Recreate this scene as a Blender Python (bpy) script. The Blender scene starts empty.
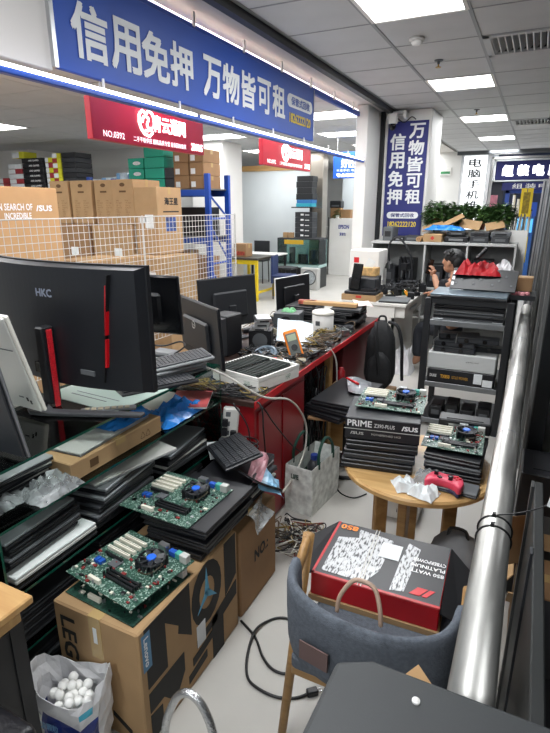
import bpy, bmesh, math, random
from mathutils import Vector, Matrix, Euler
R = math.radians
PI = math.pi
random.seed(7)
scn = bpy.context.scene
col = scn.collection

# ------------------------------------------------------------------ camera
cd = bpy.data.cameras.new('camera'); cam = bpy.data.objects.new('camera', cd); col.objects.link(cam)
cam.location = (0, 0, 1.7)
cam.rotation_euler = (R(90 - 17.05), 0, R(26.06))
cd.sensor_fit = 'VERTICAL'; cd.sensor_height = 36.0; cd.lens = 520 / 733 * 36.0
cd.clip_start = .02; cd.clip_end = 100
scn.camera = cam
# ------------------------------------------------------------------ world, exposure
w = bpy.data.worlds.new('world'); scn.world = w; w.use_nodes = True
w.node_tree.nodes['Background'].inputs[0].default_value = (.86, .93, 1, 1)
w.node_tree.nodes['Background'].inputs[1].default_value = .34
vs = scn.view_settings
vs.view_transform = 'Standard'; vs.look = 'None'; vs.exposure = .33; vs.gamma = 1.0
try: vs.use_curve_mapping = False
except Exception: pass

PANEL_EMIT = 7.0
def area(name, loc, sx, sy, power, rot=(0, 0, 0), c=(.95, .98, 1)):
    l = bpy.data.lights.new(name, 'AREA'); l.shape = 'RECTANGLE'; l.size = sx; l.size_y = sy; l.energy = power; l.color = c
    o = bpy.data.objects.new(name, l); col.objects.link(o); o.location = loc; o.rotation_euler = rot
    return o

# ------------------------------------------------------------------ materials
def lin(h):
    h = h.lstrip('#')
    o = []
    for i in (0, 2, 4):
        c = int(h[i:i + 2], 16) / 255
        o.append(c / 12.92 if c <= .04045 else ((c + .055) / 1.055) ** 2.4)
    return (*o, 1)
MATS = {}
def mat(name, c, rough=.5, metal=0.0, var=0.0, scale=12.0, bump=0.0, bscale=None, emit=0.0, spec=.5, coat=0.0, detail=4.0, stretch=None, alpha=1.0):
    if name in MATS: return MATS[name]
    m = bpy.data.materials.new(name); m.use_nodes = True
    nt = m.node_tree; b = nt.nodes['Principled BSDF']
    rgb = lin(c) if isinstance(c, str) else (*c, 1)
    b.inputs['Base Color'].default_value = rgb
    b.inputs['Roughness'].default_value = rough
    b.inputs['Metallic'].default_value = metal
    b.inputs['Specular IOR Level'].default_value = spec
    b.inputs['Coat Weight'].default_value = coat
    b.inputs['Alpha'].default_value = alpha
    m.diffuse_color = rgb
    if var or bump:
        tc = nt.nodes.new('ShaderNodeTexCoord'); mp = nt.nodes.new('ShaderNodeMapping')
        nt.links.new(tc.outputs['Object'], mp.inputs[0])
        if stretch: mp.inputs['Scale'].default_value = stretch
        n = nt.nodes.new('ShaderNodeTexNoise'); n.inputs['Scale'].default_value = scale; n.inputs['Detail'].default_value = detail
        nt.links.new(mp.outputs[0], n.inputs['Vector'])
        if var:
            r = nt.nodes.new('ShaderNodeValToRGB')
            lo = tuple(max(0, x * (1 - var)) for x in rgb[:3]); hi = tuple(min(1, x * (1 + var)) for x in rgb[:3])
            r.color_ramp.elements[0].position = .3; r.color_ramp.elements[1].position = .7
            r.color_ramp.elements[0].color = (*lo, 1); r.color_ramp.elements[1].color = (*hi, 1)
            nt.links.new(n.outputs['Fac'], r.inputs[0]); nt.links.new(r.outputs[0], b.inputs['Base Color'])
        if bump:
            n2 = n
            if bscale:
                n2 = nt.nodes.new('ShaderNodeTexNoise'); n2.inputs['Scale'].default_value = bscale; n2.inputs['Detail'].default_value = 3
                nt.links.new(mp.outputs[0], n2.inputs['Vector'])
            bp = nt.nodes.new('ShaderNodeBump'); bp.inputs['Strength'].default_value = bump; bp.inputs['Distance'].default_value = .01
            nt.links.new(n2.outputs['Fac'], bp.inputs['Height']); nt.links.new(bp.outputs[0], b.inputs['Normal'])
    if emit:
        b.inputs['Emission Color'].default_value = rgb; b.inputs['Emission Strength'].default_value = emit
    MATS[name] = m
    return m
def glassy(name, tint, gloss=.03, fac=.5):
    if name in MATS: return MATS[name]
    m = bpy.data.materials.new(name); m.use_nodes = True; nt = m.node_tree
    for n in list(nt.nodes): nt.nodes.remove(n)
    o = nt.nodes.new('ShaderNodeOutputMaterial'); mx = nt.nodes.new('ShaderNodeMixShader')
    t = nt.nodes.new('ShaderNodeBsdfTransparent'); t.inputs[0].default_value = (*tint, 1)
    g = nt.nodes.new('ShaderNodeBsdfGlossy'); g.inputs['Roughness'].default_value = gloss
    f = nt.nodes.new('ShaderNodeFresnel'); f.inputs[0].default_value = 1.5
    nt.links.new(f.outputs[0], mx.inputs[0]); nt.links.new(t.outputs[0], mx.inputs[1]); nt.links.new(g.outputs[0], mx.inputs[2])
    nt.links.new(mx.outputs[0], o.inputs[0]); MATS[name] = m
    return m
def woodmat(name, c1, c2, rough=.4, scale=3, stretch=(1, 12, 12)):
    m = mat(name, c1, rough, var=.01, scale=scale, stretch=stretch)
    for n in m.node_tree.nodes:
        if n.type == 'VALTORGB':
            n.color_ramp.elements[0].color = lin(c1); n.color_ramp.elements[1].color = lin(c2)
        if n.type == 'TEX_NOISE': n.inputs['Detail'].default_value = 6; n.inputs['Distortion'].default_value = .6
    return m

white = mat('white_paint', '#e6e4e0', .6, var=.03, scale=3)
wallm = mat('wall_paint', '#dddcd8', .7, var=.03, scale=2)
tilem = mat('ceiling_tile', '#c3c4c5', .8, var=.04, scale=4)
tbar = mat('ceiling_bar', '#8f9193', .5)
blackp = mat('black_plastic', '#15161a', .42, var=.2, scale=8)
blackg = mat('black_gloss', '#0c0d10', .15, coat=.3)
darkgrey = mat('dark_grey_plastic', '#2d2f33', .5, var=.1, scale=6)
midgrey = mat('mid_grey_plastic', '#5a5d60', .5)
silver = mat('silver_plastic', '#c3c3be', .38, metal=.15, var=.04, scale=5)
alum = mat('aluminium', '#b9bbbd', .3, metal=.9, var=.08, scale=9)
steel = mat('polished_steel', '#cbcac6', .4, metal=.9, var=.2, scale=9, stretch=(3, .5, 3), bump=.06)  # streaky tone stands for both scratches and reflections on the pipe
chrome = mat('chrome', '#d8d9da', .12, metal=1.0)
kraft = mat('cardboard', '#aa8a63', .8, var=.07, scale=7, bump=.05, bscale=60)
kraft2 = mat('cardboard_dark', '#957350', .8, var=.07, scale=7, bump=.05, bscale=60)
kraft3 = mat('cardboard_light', '#bd9669', .8, var=.06, scale=7)
tapem = mat('packing_tape', '#b99d6c', .25)
ink = mat('black_ink', '#1b1917', .7)
inkbrown = mat('brown_ink', '#5d4326', .8)
inkwhite = mat('white_ink', '#eeeeee', .6)
paper = mat('paper', '#dfe3e4', .7, var=.05, scale=14)
red = mat('red_laminate', '#8e0f18', .38, var=.08, scale=4)
redp = mat('red_plastic', '#c8141f', .4)
blueP = mat('blue_plastic', '#1f55b0', .4)
blueB = mat('blue_banner', '#1d4ba8', .55, var=.04, scale=3)
blueSteel = mat('blue_steel', '#1546a4', .4)
bluebag = mat('blue_film', '#2a7fd0', .25, var=.15, scale=15, bump=.4, bscale=30)
whitebag = mat('white_film', '#d6d6d8', .3, var=.08, scale=14, bump=.4, bscale=26)
pcb = mat('green_pcb', '#1d3d33', .45, var=.7, scale=150, detail=2)
pcb2 = mat('pale_pcb', '#2f5546', .4, var=.5, scale=170, detail=3)
_r = [n for n in pcb2.node_tree.nodes if n.type == 'VALTORGB'][0].color_ramp
_r.elements[0].position = .42; _r.elements[0].color = lin('#1f4236'); _r.elements[1].position = .56; _r.elements[1].color = lin('#3a6354')
_e = _r.elements.new(.62); _e.color = lin('#a9b8ae')
slotw = mat('cream_slot', '#e3dfcf', .5)
gold = mat('gold_contacts', '#b08c3c', .35, metal=.8)
orange = mat('orange_rubber', '#f08414', .45)
yellow = mat('yellow_paint', '#e2c31a', .45)
fabric = mat('grey_fabric', '#5c626b', .95, var=.18, scale=90, bump=.25, bscale=260)
oak = woodmat('oak', '#8f6a3d', '#a98350', .45)
pale_wood = woodmat('pale_wood', '#b58a55', '#c9a26b', .45)
skin = mat('skin', '#b8876b', .55, var=.05, scale=20)
hairm = mat('black_hair', '#0d0c0d', .5, bump=.3, bscale=150)
greenleaf = mat('leaf', '#39582c', .5, var=.4, scale=25)
leafl = mat('leaf_light', '#49692f', .5, var=.3, scale=25)
cable_b = mat('black_cable', '#121214', .45)
cable_w = mat('white_cable', '#c9c6bd', .45)
glass = glassy('shelf_glass', (.93, .97, .95))
glass_edge = mat('glass_edge', '#0e4a3c', .15, coat=.4)
panel_e = mat('lamp_panel', (1, 1, 1), .5, emit=PANEL_EMIT)
led_e = mat('led_tube', (1, .97, .96), .5, emit=5.0)

# ------------------------------------------------------------------ geometry helpers
class MB:
    def __init__(s): s.v = []; s.f = []; s.mi = []
    def add(s, vs, fs, mi=0):
        o = len(s.v); s.v += [tuple(v) for v in vs]; s.f += [tuple(i + o for i in f) for f in fs]; s.mi += [mi] * len(fs); return s
    def box(s, x0, x1, y0, y1, z0, z1, mi=0, M=None):
        vs = [Vector(p) for p in ((x0, y0, z0), (x1, y0, z0), (x1, y1, z0), (x0, y1, z0), (x0, y0, z1), (x1, y0, z1), (x1, y1, z1), (x0, y1, z1))]
        if M: vs = [M @ v for v in vs]
        return s.add(vs, [(0, 3, 2, 1), (4, 5, 6, 7), (0, 1, 5, 4), (1, 2, 6, 5), (2, 3, 7, 6), (3, 0, 4, 7)], mi)
    def cb(s, cx, cy, cz, sx, sy, sz, mi=0, rz=0, rx=0, ry=0):   # box by centre and size
        M = Matrix.Translation((cx, cy, cz)) @ Euler((rx, ry, rz)).to_matrix().to_4x4()
        return s.box(-sx / 2, sx / 2, -sy / 2, sy / 2, -sz / 2, sz / 2, mi, M)
    def cyl(s, p0, p1, r, r1=None, n=12, mi=0, cap=True):
        p0 = Vector(p0); p1 = Vector(p1); r1 = r if r1 is None else r1
        d = (p1 - p0).normalized(); a = d.orthogonal().normalized(); b = d.cross(a)
        vs = []
        for p, rr in ((p0, r), (p1, r1)):
            for i in range(n):
                t = 2 * PI * i / n; vs.append(p + (a * math.cos(t) + b * math.sin(t)) * rr)
        fs = [(i, (i + 1) % n, n + (i + 1) % n, n + i) for i in range(n)]
        if cap: fs += [tuple(range(n - 1, -1, -1)), tuple(range(n, 2 * n))]
        return s.add(vs, fs, mi)
    def tube(s, pts, r, n=6, mi=0, smooth=0, closed=False):
        P = [Vector(p) for p in pts]
        if smooth: P = spline(P, smooth)
        N = len(P); vs = []; rr = r if isinstance(r, (list, tuple)) else None
        up = None
        for i, p in enumerate(P):
            t = (P[min(i + 1, N - 1)] - P[max(i - 1, 0)])
            t = t.normalized() if t.length > 1e-9 else Vector((0, 0, 1))
            if up is None: up = t.orthogonal().normalized()
            up = (up - t * up.dot(t)); up = up.normalized() if up.length > 1e-6 else t.orthogonal().normalized()
            b = t.cross(up)
            q = rr[min(len(rr) - 1, int(i * len(rr) / N))] if rr else r
            for k in range(n):
                a = 2 * PI * k / n; vs.append(p + (up * math.cos(a) + b * math.sin(a)) * q)
        fs = [(i * n + k, i * n + (k + 1) % n, (i + 1) * n + (k + 1) % n, (i + 1) * n + k) for i in range(N - 1) for k in range(n)]
        fs += [tuple(range(n - 1, -1, -1)), tuple(range((N - 1) * n, N * n))]
        return s.add(vs, fs, mi)
    def lathe(s, prof, n=24, mi=0, c=(0, 0, 0)):
        vs = []; 
        for r, z in prof:
            for i in range(n):
                t = 2 * PI * i / n; vs.append((c[0] + r * math.cos(t), c[1] + r * math.sin(t), c[2] + z))
        fs = [(j * n + i, j * n + (i + 1) % n, (j + 1) * n + (i + 1) % n, (j + 1) * n + i) for j in range(len(prof) - 1) for i in range(n)]
        fs += [tuple(range(n - 1, -1, -1)), tuple(range((len(prof) - 1) * n, len(prof) * n))]
        return s.add(vs, fs, mi)
    def prism(s, poly, z0, z1, mi=0, axis='z'):
        n = len(poly)
        def P(a, b, c):
            return (a, b, c) if axis == 'z' else ((a, c, b) if axis == 'y' else (c, a, b))
        vs = [P(x, y, z0) for x, y in poly] + [P(x, y, z1) for x, y in poly]
        fs = [tuple(range(n - 1, -1, -1)), tuple(range(n, 2 * n))] + [(i, (i + 1) % n, n + (i + 1) % n, n + i) for i in range(n)]
        return s.add(vs, fs, mi)
    def grid(s, nx, ny, fn, mi=0, thick=0):
        vs = [Vector(fn(i / nx, j / ny)) for j in range(ny + 1) for i in range(nx + 1)]
        fs = [(j * (nx + 1) + i, j * (nx + 1) + i + 1, (j + 1) * (nx + 1) + i + 1, (j + 1) * (nx + 1) + i) for j in range(ny) for i in range(nx)]
        return s.add(vs, fs, mi)
    def mesh(s, name, mats, bevel=0.0, smooth=False, recalc=True, seg=1):
        me = bpy.data.meshes.new(name)
        me.from_pydata(s.v, [], s.f)
        mats = mats if isinstance(mats, (list, tuple)) else [mats]
        for m in mats: me.materials.append(m)
        me.polygons.foreach_set('material_index', s.mi)
        if bevel or recalc:
            bm = bmesh.new(); bm.from_mesh(me)
            if recalc: bmesh.ops.recalc_face_normals(bm, faces=bm.faces)
            if bevel: bmesh.ops.bevel(bm, geom=[e for e in bm.edges if len(e.link_faces) == 2 and e.calc_face_angle(0) > .5], offset=bevel, segments=seg, profile=.5, affect='EDGES', clamp_overlap=True)
            bm.to_mesh(me); bm.free()
        if smooth: me.polygons.foreach_set('use_smooth', [True] * len(me.polygons))
        me.update()
        return me
    def build(s, name, mats, parent=None, loc=None, rot=None, bevel=0.0, smooth=False, seg=1, thick=0, recalc=True):
        o = link(name, s.mesh(name, mats, bevel, smooth, recalc, seg), parent, loc, rot)
        if thick:
            md = o.modifiers.new('s', 'SOLIDIFY'); md.thickness = thick; md.offset = 0
        return o
def spline(P, k):
    P = [Vector(p) for p in P]; out = []; n = len(P)
    for i in range(n - 1):
        a, b, c, d = P[max(i - 1, 0)], P[i], P[i + 1], P[min(i + 2, n - 1)]
        for j in range(k):
            t = j / k
            out.append(.5 * ((2 * b) + (c - a) * t + (2 * a - 5 * b + 4 * c - d) * t * t + (3 * b - a - 3 * c + d) * t ** 3))
    out.append(P[-1]); return out
def link(name, data, parent=None, loc=None, rot=None):
    o = bpy.data.objects.new(name, data); col.objects.link(o)
    if parent is not None: o.parent = parent
    if loc: o.location = loc
    if rot is not None: o.rotation_euler = rot if isinstance(rot, (tuple, list, Euler)) else (0, 0, rot)
    return o
def tag(o, label=None, cat=None, group=None, kind=None):
    if label: o['label'] = label
    if cat: o['category'] = cat
    if group: o['group'] = group
    if kind: o['kind'] = kind
    return o
def thing(name, label, cat, loc=(0, 0, 0), rz=0, group=None, rot=None):
    o = bpy.data.objects.new(name, None); col.objects.link(o); o.empty_display_size = .05
    o.location = loc; o.rotation_euler = rot if rot else (0, 0, rz)
    return tag(o, label, cat, group)
def dup(o, loc=None, rz=None, label=None, group=None, rot=None, scale=None):
    def cp(a, par):
        c = a.copy(); col.objects.link(c)
        if par is not None: c.parent = par; c.matrix_parent_inverse = a.matrix_parent_inverse.copy()
        for ch in a.children: cp(ch, c)
        return c
    r = cp(o, None)
    if loc: r.location = loc
    if rz is not None: r.rotation_euler = (0, 0, rz)
    if rot: r.rotation_euler = rot
    if scale: r.scale = scale
    if label: r['label'] = label
    if group: r['group'] = group
    return r
def struct(o): o['kind'] = 'structure'; return o
TXT = {}
def textmesh(s, bold, ex, m):
    k = (s, bold, ex, m.name)
    if k in TXT: return TXT[k]
    c = bpy.data.curves.new('t', 'FONT'); c.body = s; c.size = 1; c.extrude = ex; c.resolution_u = 2; c.fill_mode = 'FRONT' if ex == 0 else 'BOTH'
    o = bpy.data.objects.new('t', c); me = bpy.data.meshes.new_from_object(o)
    if bold:
        vs0 = [tuple(v.co) for v in me.vertices]; fs0 = [tuple(p.vertices) for p in me.polygons]; V = []; F = []
        for q_, (dx, dy) in enumerate(((-1, -1), (1, -1), (1, 1), (-1, 1), (0, 0))):
            F += [tuple(i + len(V) for i in f) for f in fs0]; V += [(x + dx * bold, y + dy * bold, z + .0002 * q_) for x, y, z in vs0]
        me = bpy.data.meshes.new('lettering'); me.from_pydata(V, [], F)
    me.materials.clear(); me.materials.append(m)
    bpy.data.objects.remove(o); bpy.data.curves.remove(c)
    xs = [v.co.x for v in me.vertices]; ys = [v.co.y for v in me.vertices]
    me.name = 'lettering'
    TXT[k] = (me, min(xs), max(xs), min(ys), max(ys)); return TXT[k]
def text(parent, s, c, w, h, m, face='front', bold=.0, roll=0, ex=0.0, name='lettering'):
    """fit text s into a w x h rectangle centred at local c; face: front (-Y), right (+X), top (+Z), back(+Y)"""
    me, x0, x1, y0, y1 = textmesh(s, bold, ex, m)
    o = link(name, me, parent)
    sx = w / (x1 - x0); sy = h / (y1 - y0)
    base = {'front': Euler((PI / 2, 0, 0)), 'right': Euler((PI / 2, 0, PI / 2)), 'top': Euler((0, 0, 0)), 'back': Euler((PI / 2, 0, PI)), 'left': Euler((PI / 2, 0, -PI / 2))}[face].to_matrix().to_4x4()
    M = Matrix.Translation(c) @ base @ Matrix.Rotation(roll, 4, 'Z') @ Matrix.Diagonal((sx, sy, 1 if ex == 0 else .01, 1)) @ Matrix.Translation((-(x0 + x1) / 2, -(y0 + y1) / 2, 0))
    o.matrix_basis = M
    return o

# ================================================================== SETTING
CZ = 2.83
floorm = mat('floor_concrete', '#b4b1ab', .42, var=.07, scale=2.2, detail=8)
struct(MB().box(-11.5, 4, -2.5, 17, -.1, 0).build('floor', floorm))
# aisle ceiling: tiles between T-bars, lamps in some cells
XL = [-1.73 + .6 * k for k in range(0, 8)]
YL = [3.74 + .575 * k for k in range(-9, 18)]
ceil = struct(MB().box(-1.8, 2.5, YL[0], YL[-1], 2.93, 3.0).build('ceiling', mat('ceiling_void', '#3b3c3e', .9)))
lamp_cells = [(1, j) for j in range(0, 26, 4)] + [(5, j) for j in range(0, 26, 4)]
vent_cells = [(2, 10), (2, 17)]
tm = MB().box(-.292, .292, -.279, .279, 0, .015).mesh('ceiling_tile', tilem, bevel=.003)
for i in range(7):
    for j in range(26):
        if (i, j) in lamp_cells or (i, j) in vent_cells: continue
        link('ceiling_tile', tm, ceil, ((XL[i] + XL[i + 1]) / 2, (YL[j] + YL[j + 1]) / 2, CZ))
bx_ = MB().box(-.012, .012, YL[0], YL[-1], 0, .02).mesh('ceiling_bar', tbar)
for x in XL: link('ceiling_bar', bx_, ceil, (x, 0, CZ - .004))
by_ = MB().box(XL[0], XL[-1], -.006, .006, 0, .02).mesh('ceiling_bar', tbar)
for y in YL: link('ceiling_bar', by_, ceil, (0, y, CZ - .001))
lampn = 0
names_l = ['nearest', 'second', 'third', 'fourth', 'fifth', 'sixth']
LP = None
def panel_lamp(x, y, sx, sy, label, z=CZ, power=None):
    global LP
    t = thing('ceiling_light', label, 'ceiling light', (x, y, z), 0, 'square LED ceiling panels')
    fr = MB()
    for a in (-1, 1):
        fr.box(a * sx / 2 - .012, a * sx / 2 + .012, -sy / 2, sy / 2, -.006, .02)
        fr.box(-sx / 2, sx / 2, a * sy / 2 - .012, a * sy / 2 + .012, -.006, .02)
    fr.build('frame', white, t)
    MB().box(-sx / 2 + .012, sx / 2 - .012, -sy / 2 + .012, sy / 2 - .012, 0, .012).build('diffuser', panel_e, t)
    if power: area('panel_light', (x, y, z - .012), sx - .04, sy - .04, power)
    return t
k = 0
for (i, j) in lamp_cells:
    x = (XL[i] + XL[i + 1]) / 2; y = (YL[j] + YL[j + 1]) / 2
    if i == 1:
        pos = {0: 'behind the photographer', 4: 'behind the photographer', 8: 'nearest, cut by the photo top', 12: 'second in the row, behind the smoke detector', 16: 'third in the row above the aisle', 20: 'fourth in the row above the aisle', 24: 'farthest in the row above the aisle'}[j]
    else: pos = 'over the right side of the hall, out of view'
    panel_lamp(x, y, .57, .545, 'bright square ceiling panel, ' + pos, power=24)
# soffit, black channel, white fascia
struct(MB().box(-2.2, -1.80, -2, 13.5, CZ, 2.95).build('trim_1', mat('soffit', '#c9c5c0', .7)))
t2 = MB().box(-1.80, -1.745, -2, 6.95, 2.775, CZ + .02)
struct(t2.build('trim_2', mat('black_channel', '#17181a', .4)))
struct(MB().box(-1.84, -1.80, -2, 6.95, 2.80, CZ + .02).build('trim_3', alum))
struct(MB().box(-2.1, -2.01, -2, 1.885, 2.275, CZ).build('trim_4', mat('fascia', '#cfcbc8', .6), bevel=.004))
# shop ceiling beyond the fascia
ceil2 = struct(MB().box(-11.5, -2.2, -2, 16.5, 2.93, 3.0).build('ceiling.001', MATS['ceiling_void']))
tm2 = MB().box(-.592, .592, -.292, .292, 0, .015).mesh('ceiling_tile', tilem, bevel=.003)
lamps2 = {(4, 10), (2, 14), (2, 18), (0, 21), (0, 2), (0, 6), (0, 9), (0, 12), (0, 15), (0, 18), (1, 23), (2, 5), (3, 6), (1, 4)}  # panels out of view are added to brighten the shop and cartons
for i in range(7):
    for j in range(28):
        x = -2.8 - 1.2 * i; y = .3 + .6 * j - .6
        if (i, j) in lamps2:
            where = {(4, 10): 'far left above the boxes', (2, 14): 'left of the white pillar', (2, 18): 'behind the white pillar', (0, 15): 'behind the smaller red sign', (0, 18): 'before the far blue sign', (0, 21): 'by the far blue sign', (1, 23): 'over the far corridor'}.get((i, j), 'number %d %d out of view over the shop floor' % (i, j))
            if 'out of view' in where: where = 'out of view over the shop floor'
            panel_lamp(x, y, 1.17, .57, 'wide bright light panel in the shop ceiling, ' + where, power=17)
        else: link('ceiling_tile', tm2, ceil2, (x, y, CZ))
# walls
struct(MB().box(-11.5, -5.9, 8.9, 9.05, 0, 2.93).build('wall_left', wallm))
struct(MB().box(-11.6, -11.5, -2, 9, 0, 2.93).build('wall_left.001', wallm))
struct(MB().box(-5.95, -5.25, 8.6, 9.3, 0, 2.93).build('pillar_1', white, bevel=.01))
struct(MB().box(-10.6, -9.6, 8.1, 8.9, 0, 2.93).build('pillar_2', white, bevel=.01))
struct(MB().box(-2.07, -1.93, 6.4, 7.0, 0, CZ).build('pillar_3', white, bevel=.008))
struct(MB().box(-1.93, -1.88, 6.95, 7.05, 0, CZ).build('trim_5', mat('dark_gap', '#222326', .5)))  # dark strip put in for the dark gap between the two pillars
p4 = struct(MB().box(-1.87, -1.30, 6.95, 7.65, 0, CZ).build('pillar_4', white, bevel=.012))
struct(MB().box(-11.5, .0, 16.3, 16.4, 0, 2.93).build('wall_back', wallm))
struct(MB().box(-6.9, -4.75, 11.5, 11.6, 0, 2.5).build('wall_back.001', mat('whiteboard', '#d6dcde', .5, var=.03, scale=2)))
struct(MB().box(-6.9, -4.6, 11.46, 11.62, 2.5, 2.62).build('trim_6', pale_wood))
struct(MB().box(-4.62, -4.32, 11.2, 11.5, 0, CZ).build('pillar_5', mat('brushed_column', '#a79f94', .28, metal=.7, var=.1, scale=2), bevel=.01))
struct(MB().box(-4.9, -2.4, 14.2, 14.3, 0, 2.5).build('wall_back.002', mat('far_board', '#c9d0d3', .5)))
# right-hand shop front: dark glass between steel posts
wr2 = struct(MB().box(.088, .15, 2.55, 9.0, 0, 2.6).build('wall_right.001', mat('dark_shopfront', '#141618', .3, var=.3, scale=2.5, coat=.2)))
for y in (2.58, 3.6, 4.7, 5.9, 7.4, 8.9): MB().box(.066, .088, y - .025, y + .025, 0, 2.6).build('post', mat('grey_post', '#6b6c6b', .4, metal=.4), wr2, bevel=.004)
for y0, y1 in ((2.62, 3.56), (3.64, 4.66), (4.74, 5.86), (5.94, 7.36)):
    for z0, z1 in ((.09, .99), (1.09, 2.3)): MB().box(.080, .086, y0, y1, z0, z1).build('pane', mat('dark_pane', '#1a1e21', .06, coat=.5), wr2)
wr = struct(MB().box(.44, .5, .35, 12.2, 0, 2.83).build('wall_right', mat('dark_shopfront', '#141618', .3, var=.3, scale=2.5, coat=.2)))
for y in (.55, 1.35, 2.2, 3.2, 4.4, 6.0, 8.2):
    MB().box(.385, .44, y - .03, y + .03, 0, 2.83).build('post', alum if y > 2 else mat('grey_post', '#6b6c6b', .4, metal=.4), wr, bevel=.004)
for z in (.02, 1.02, 2.1):
    MB().box(.40, .44, .35, 12.2, z, z + .05).build('rail', mat('grey_post', '#6b6c6b', .4, metal=.4), wr)
for y0, y1 in ((.58, 1.32), (1.38, 2.17), (2.23, 3.17), (3.23, 4.37), (4.43, 5.97)):
    for z0, z1 in ((.09, .99), (1.09, 2.07)):
        MB().box(.425, .432, y0 + .02, y1 - .02, z0, z1).build('pane', mat('dark_pane', '#1a1e21', .06, coat=.5), wr)

# ------------------------------------------------------------------ ceiling fittings
t = thing('smoke_detector', 'white round smoke detector on ceiling tile near the closest light', 'smoke detector', (-.93, 4.16, CZ))
MB().lathe([(.05, 0), (.055, -.015), (.04, -.02)], 20).build('base', white, t, smooth=True)
MB().lathe([(.038, -.02), (.038, -.032), (.028, -.045), (.01, -.048)], 20).build('dome', white, t, smooth=True)
t = thing('sprinkler', 'small brass and black sprinkler head on the ceiling past the smoke detector', 'sprinkler', (-.89, 4.82, CZ))
MB().lathe([(.035, 0), (.035, -.006), (.012, -.01), (.01, -.03)], 16).build('rosette', midgrey, t)
MB().cyl((0, 0, -.028), (0, 0, -.05), .006).cyl((0, 0, -.05), (0, 0, -.055), .022).build('head', gold, t)
t = thing('sprinkler', 'tiny sprinkler head on the ceiling before the third light panel', 'sprinkler', (-.85, 7.3, CZ))
MB().lathe([(.035, 0), (.035, -.006), (.012, -.01), (.01, -.03)], 16).build('rosette', midgrey, t)
MB().cyl((0, 0, -.028), (0, 0, -.05), .006).cyl((0, 0, -.05), (0, 0, -.055), .022).build('head', gold, t)
for (i, j), lb in zip(vent_cells, ('large square air vent with slanted louvres at the upper right', 'farther square air vent in the ceiling past the third light')):
    x = (XL[i] + XL[i + 1]) / 2; y = (YL[j] + YL[j + 1]) / 2
    t = thing('air_vent', lb, 'air vent', (x, y, CZ))
    MB().box(-.28, .28, -.27, .27, .05, .06).build('backing', mat('vent_dark', '#1c1d1f', .8), t)
    f = MB()
    for a in (-1, 1):
        f.box(a * .265 - .025, a * .265 + .025, -.28, .28, -.008, .012); f.box(-.29, .29, a * .255 - .025, a * .255 + .025, -.008, .012)
    f.build('frame', mat('vent_white', '#b9babb', .5), t, bevel=.002)
    sm = MB().cb(0, 0, 0, .012, .47, .045, ry=R(35)).mesh('slat', MATS['vent_white'])
    for k in range(11): link('slat', sm, t, (-.225 + .045 * k, 0, .018))
t = thing('dome_camera', 'tiny black dome camera hanging from the ceiling at the far right', 'security camera', (-.02, 7.9, CZ))
MB().cyl((0, 0, 0), (0, 0, -.07), .03).build('mount', darkgrey, t)
MB().lathe([(.05, -.07), (.05, -.1), (.035, -.13), (.01, -.14)], 16).build('dome', blackg, t, smooth=True)

# ------------------------------------------------------------------ LED rail and blue bars
t = thing('light_rail', 'long blue light rail with white glowing strip under the blue banner', 'light rail', (-1.97, 0, 2.238))
MB().box(-.02, .02, -2, 6.4, -.035, .0).build('rail', blueSteel, t, bevel=.004)
MB().box(.02, .027, -2, 2.9, -.012, .002).build('tube', led_e, t)
MB().box(.02, .027, 2.95, 6.35, -.012, .002).build('tube', led_e, t)
cl = MB().box(-.005, .005, -.004, .004, .0, .055).mesh('clip', white)
for k in range(10): link('clip', cl, t, (-.012, .3 + .62 * k, 0))
area('rail_light', (-1.93, 3.5, 2.24), .03, 5.5, 6, rot=(0, R(-75), 0), c=(1, .97, .95))
t = thing('light_rail', 'blue bar with pale glowing strip along the top of the blue banner', 'light rail', (-2.05, 0, 2.71))
MB().box(-.02, .02, 1.9, 6.4, .0, .05).build('rail', blueSteel, t, bevel=.004)
MB().box(-.01, .018, 1.9, 6.35, .052, .060).build('tube', mat('led_pink', (1, .86, .82), .5, emit=2.2), t)
cm = MB().box(-.006, .006, -.01, .01, .05, .13).mesh('clip', white)
for k in range(7): link('clip', cm, t, (.028, 2.4 + .62 * k, -.02))

# ------------------------------------------------------------------ signs
def board(name, label, loc, rz, w, h, d, m, framem=None, cat='sign'):
    t = thing(name, label, cat, loc, rz)
    MB().box(-w / 2, w / 2, 0, d, -h / 2, h / 2).build('panel', m, t, bevel=.003)
    if framem:
        e = .022
        MB().box(-w / 2 - e, -w / 2, -.012, d, -h / 2 - .002, h / 2).build('frame_end', framem, t); MB().box(w / 2, w / 2 + .008, -.004, d, -h / 2, h / 2).build('frame_end', framem, t)
    return t
# banner: local x runs along +Y (world), faces +X
b = board('shop_banner', 'long blue overhead banner with big white Chinese slogan lettering', (-2.0, 3.4, 2.505), PI / 2, 3.0, .43, .03, blueB, alum)
for ch, y0, y1 in (('信', 2.0, 2.235), ('用', 2.25, 2.475), ('免', 2.485, 2.72), ('押', 2.73, 2.955), ('万', 3.065, 3.28), ('物', 3.295, 3.52), ('皆', 3.545, 3.76), ('可', 3.79, 4.01), ('租', 4.04, 4.27)):
    text(b, ch, ((y0 + y1) / 2 - 3.4, -.004, -.03 + .03 * (y0 - 2) / 2), y1 - y0, .235, mat('banner_letter', '#e3e5e6', .6), bold=.025)
MB().prism([(x_ + s_ * .0 + .22 * s_ + .05 * math.cos(a) * 1, .05 * math.sin(a)) for s_, x_ in ((1, 0), (-1, 0)) for a in [R(-90 + 180 * q / 8) if s_ > 0 else R(90 + 180 * q / 8) for q in range(9)]], -.004, 0, axis='y').build('pill', mat('banner_letter', '#e3e5e6', .6), b, loc=(1.19, 0, .05))
text(b, '保管式回收', (1.19, -.006, .05), .40, .065, blueB, bold=.02)
text(b, '18262222120', (1.19, -.004, -.08), .46, .075, mat('banner_yellow', '#f0d21c', .6), bold=.02)

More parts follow.
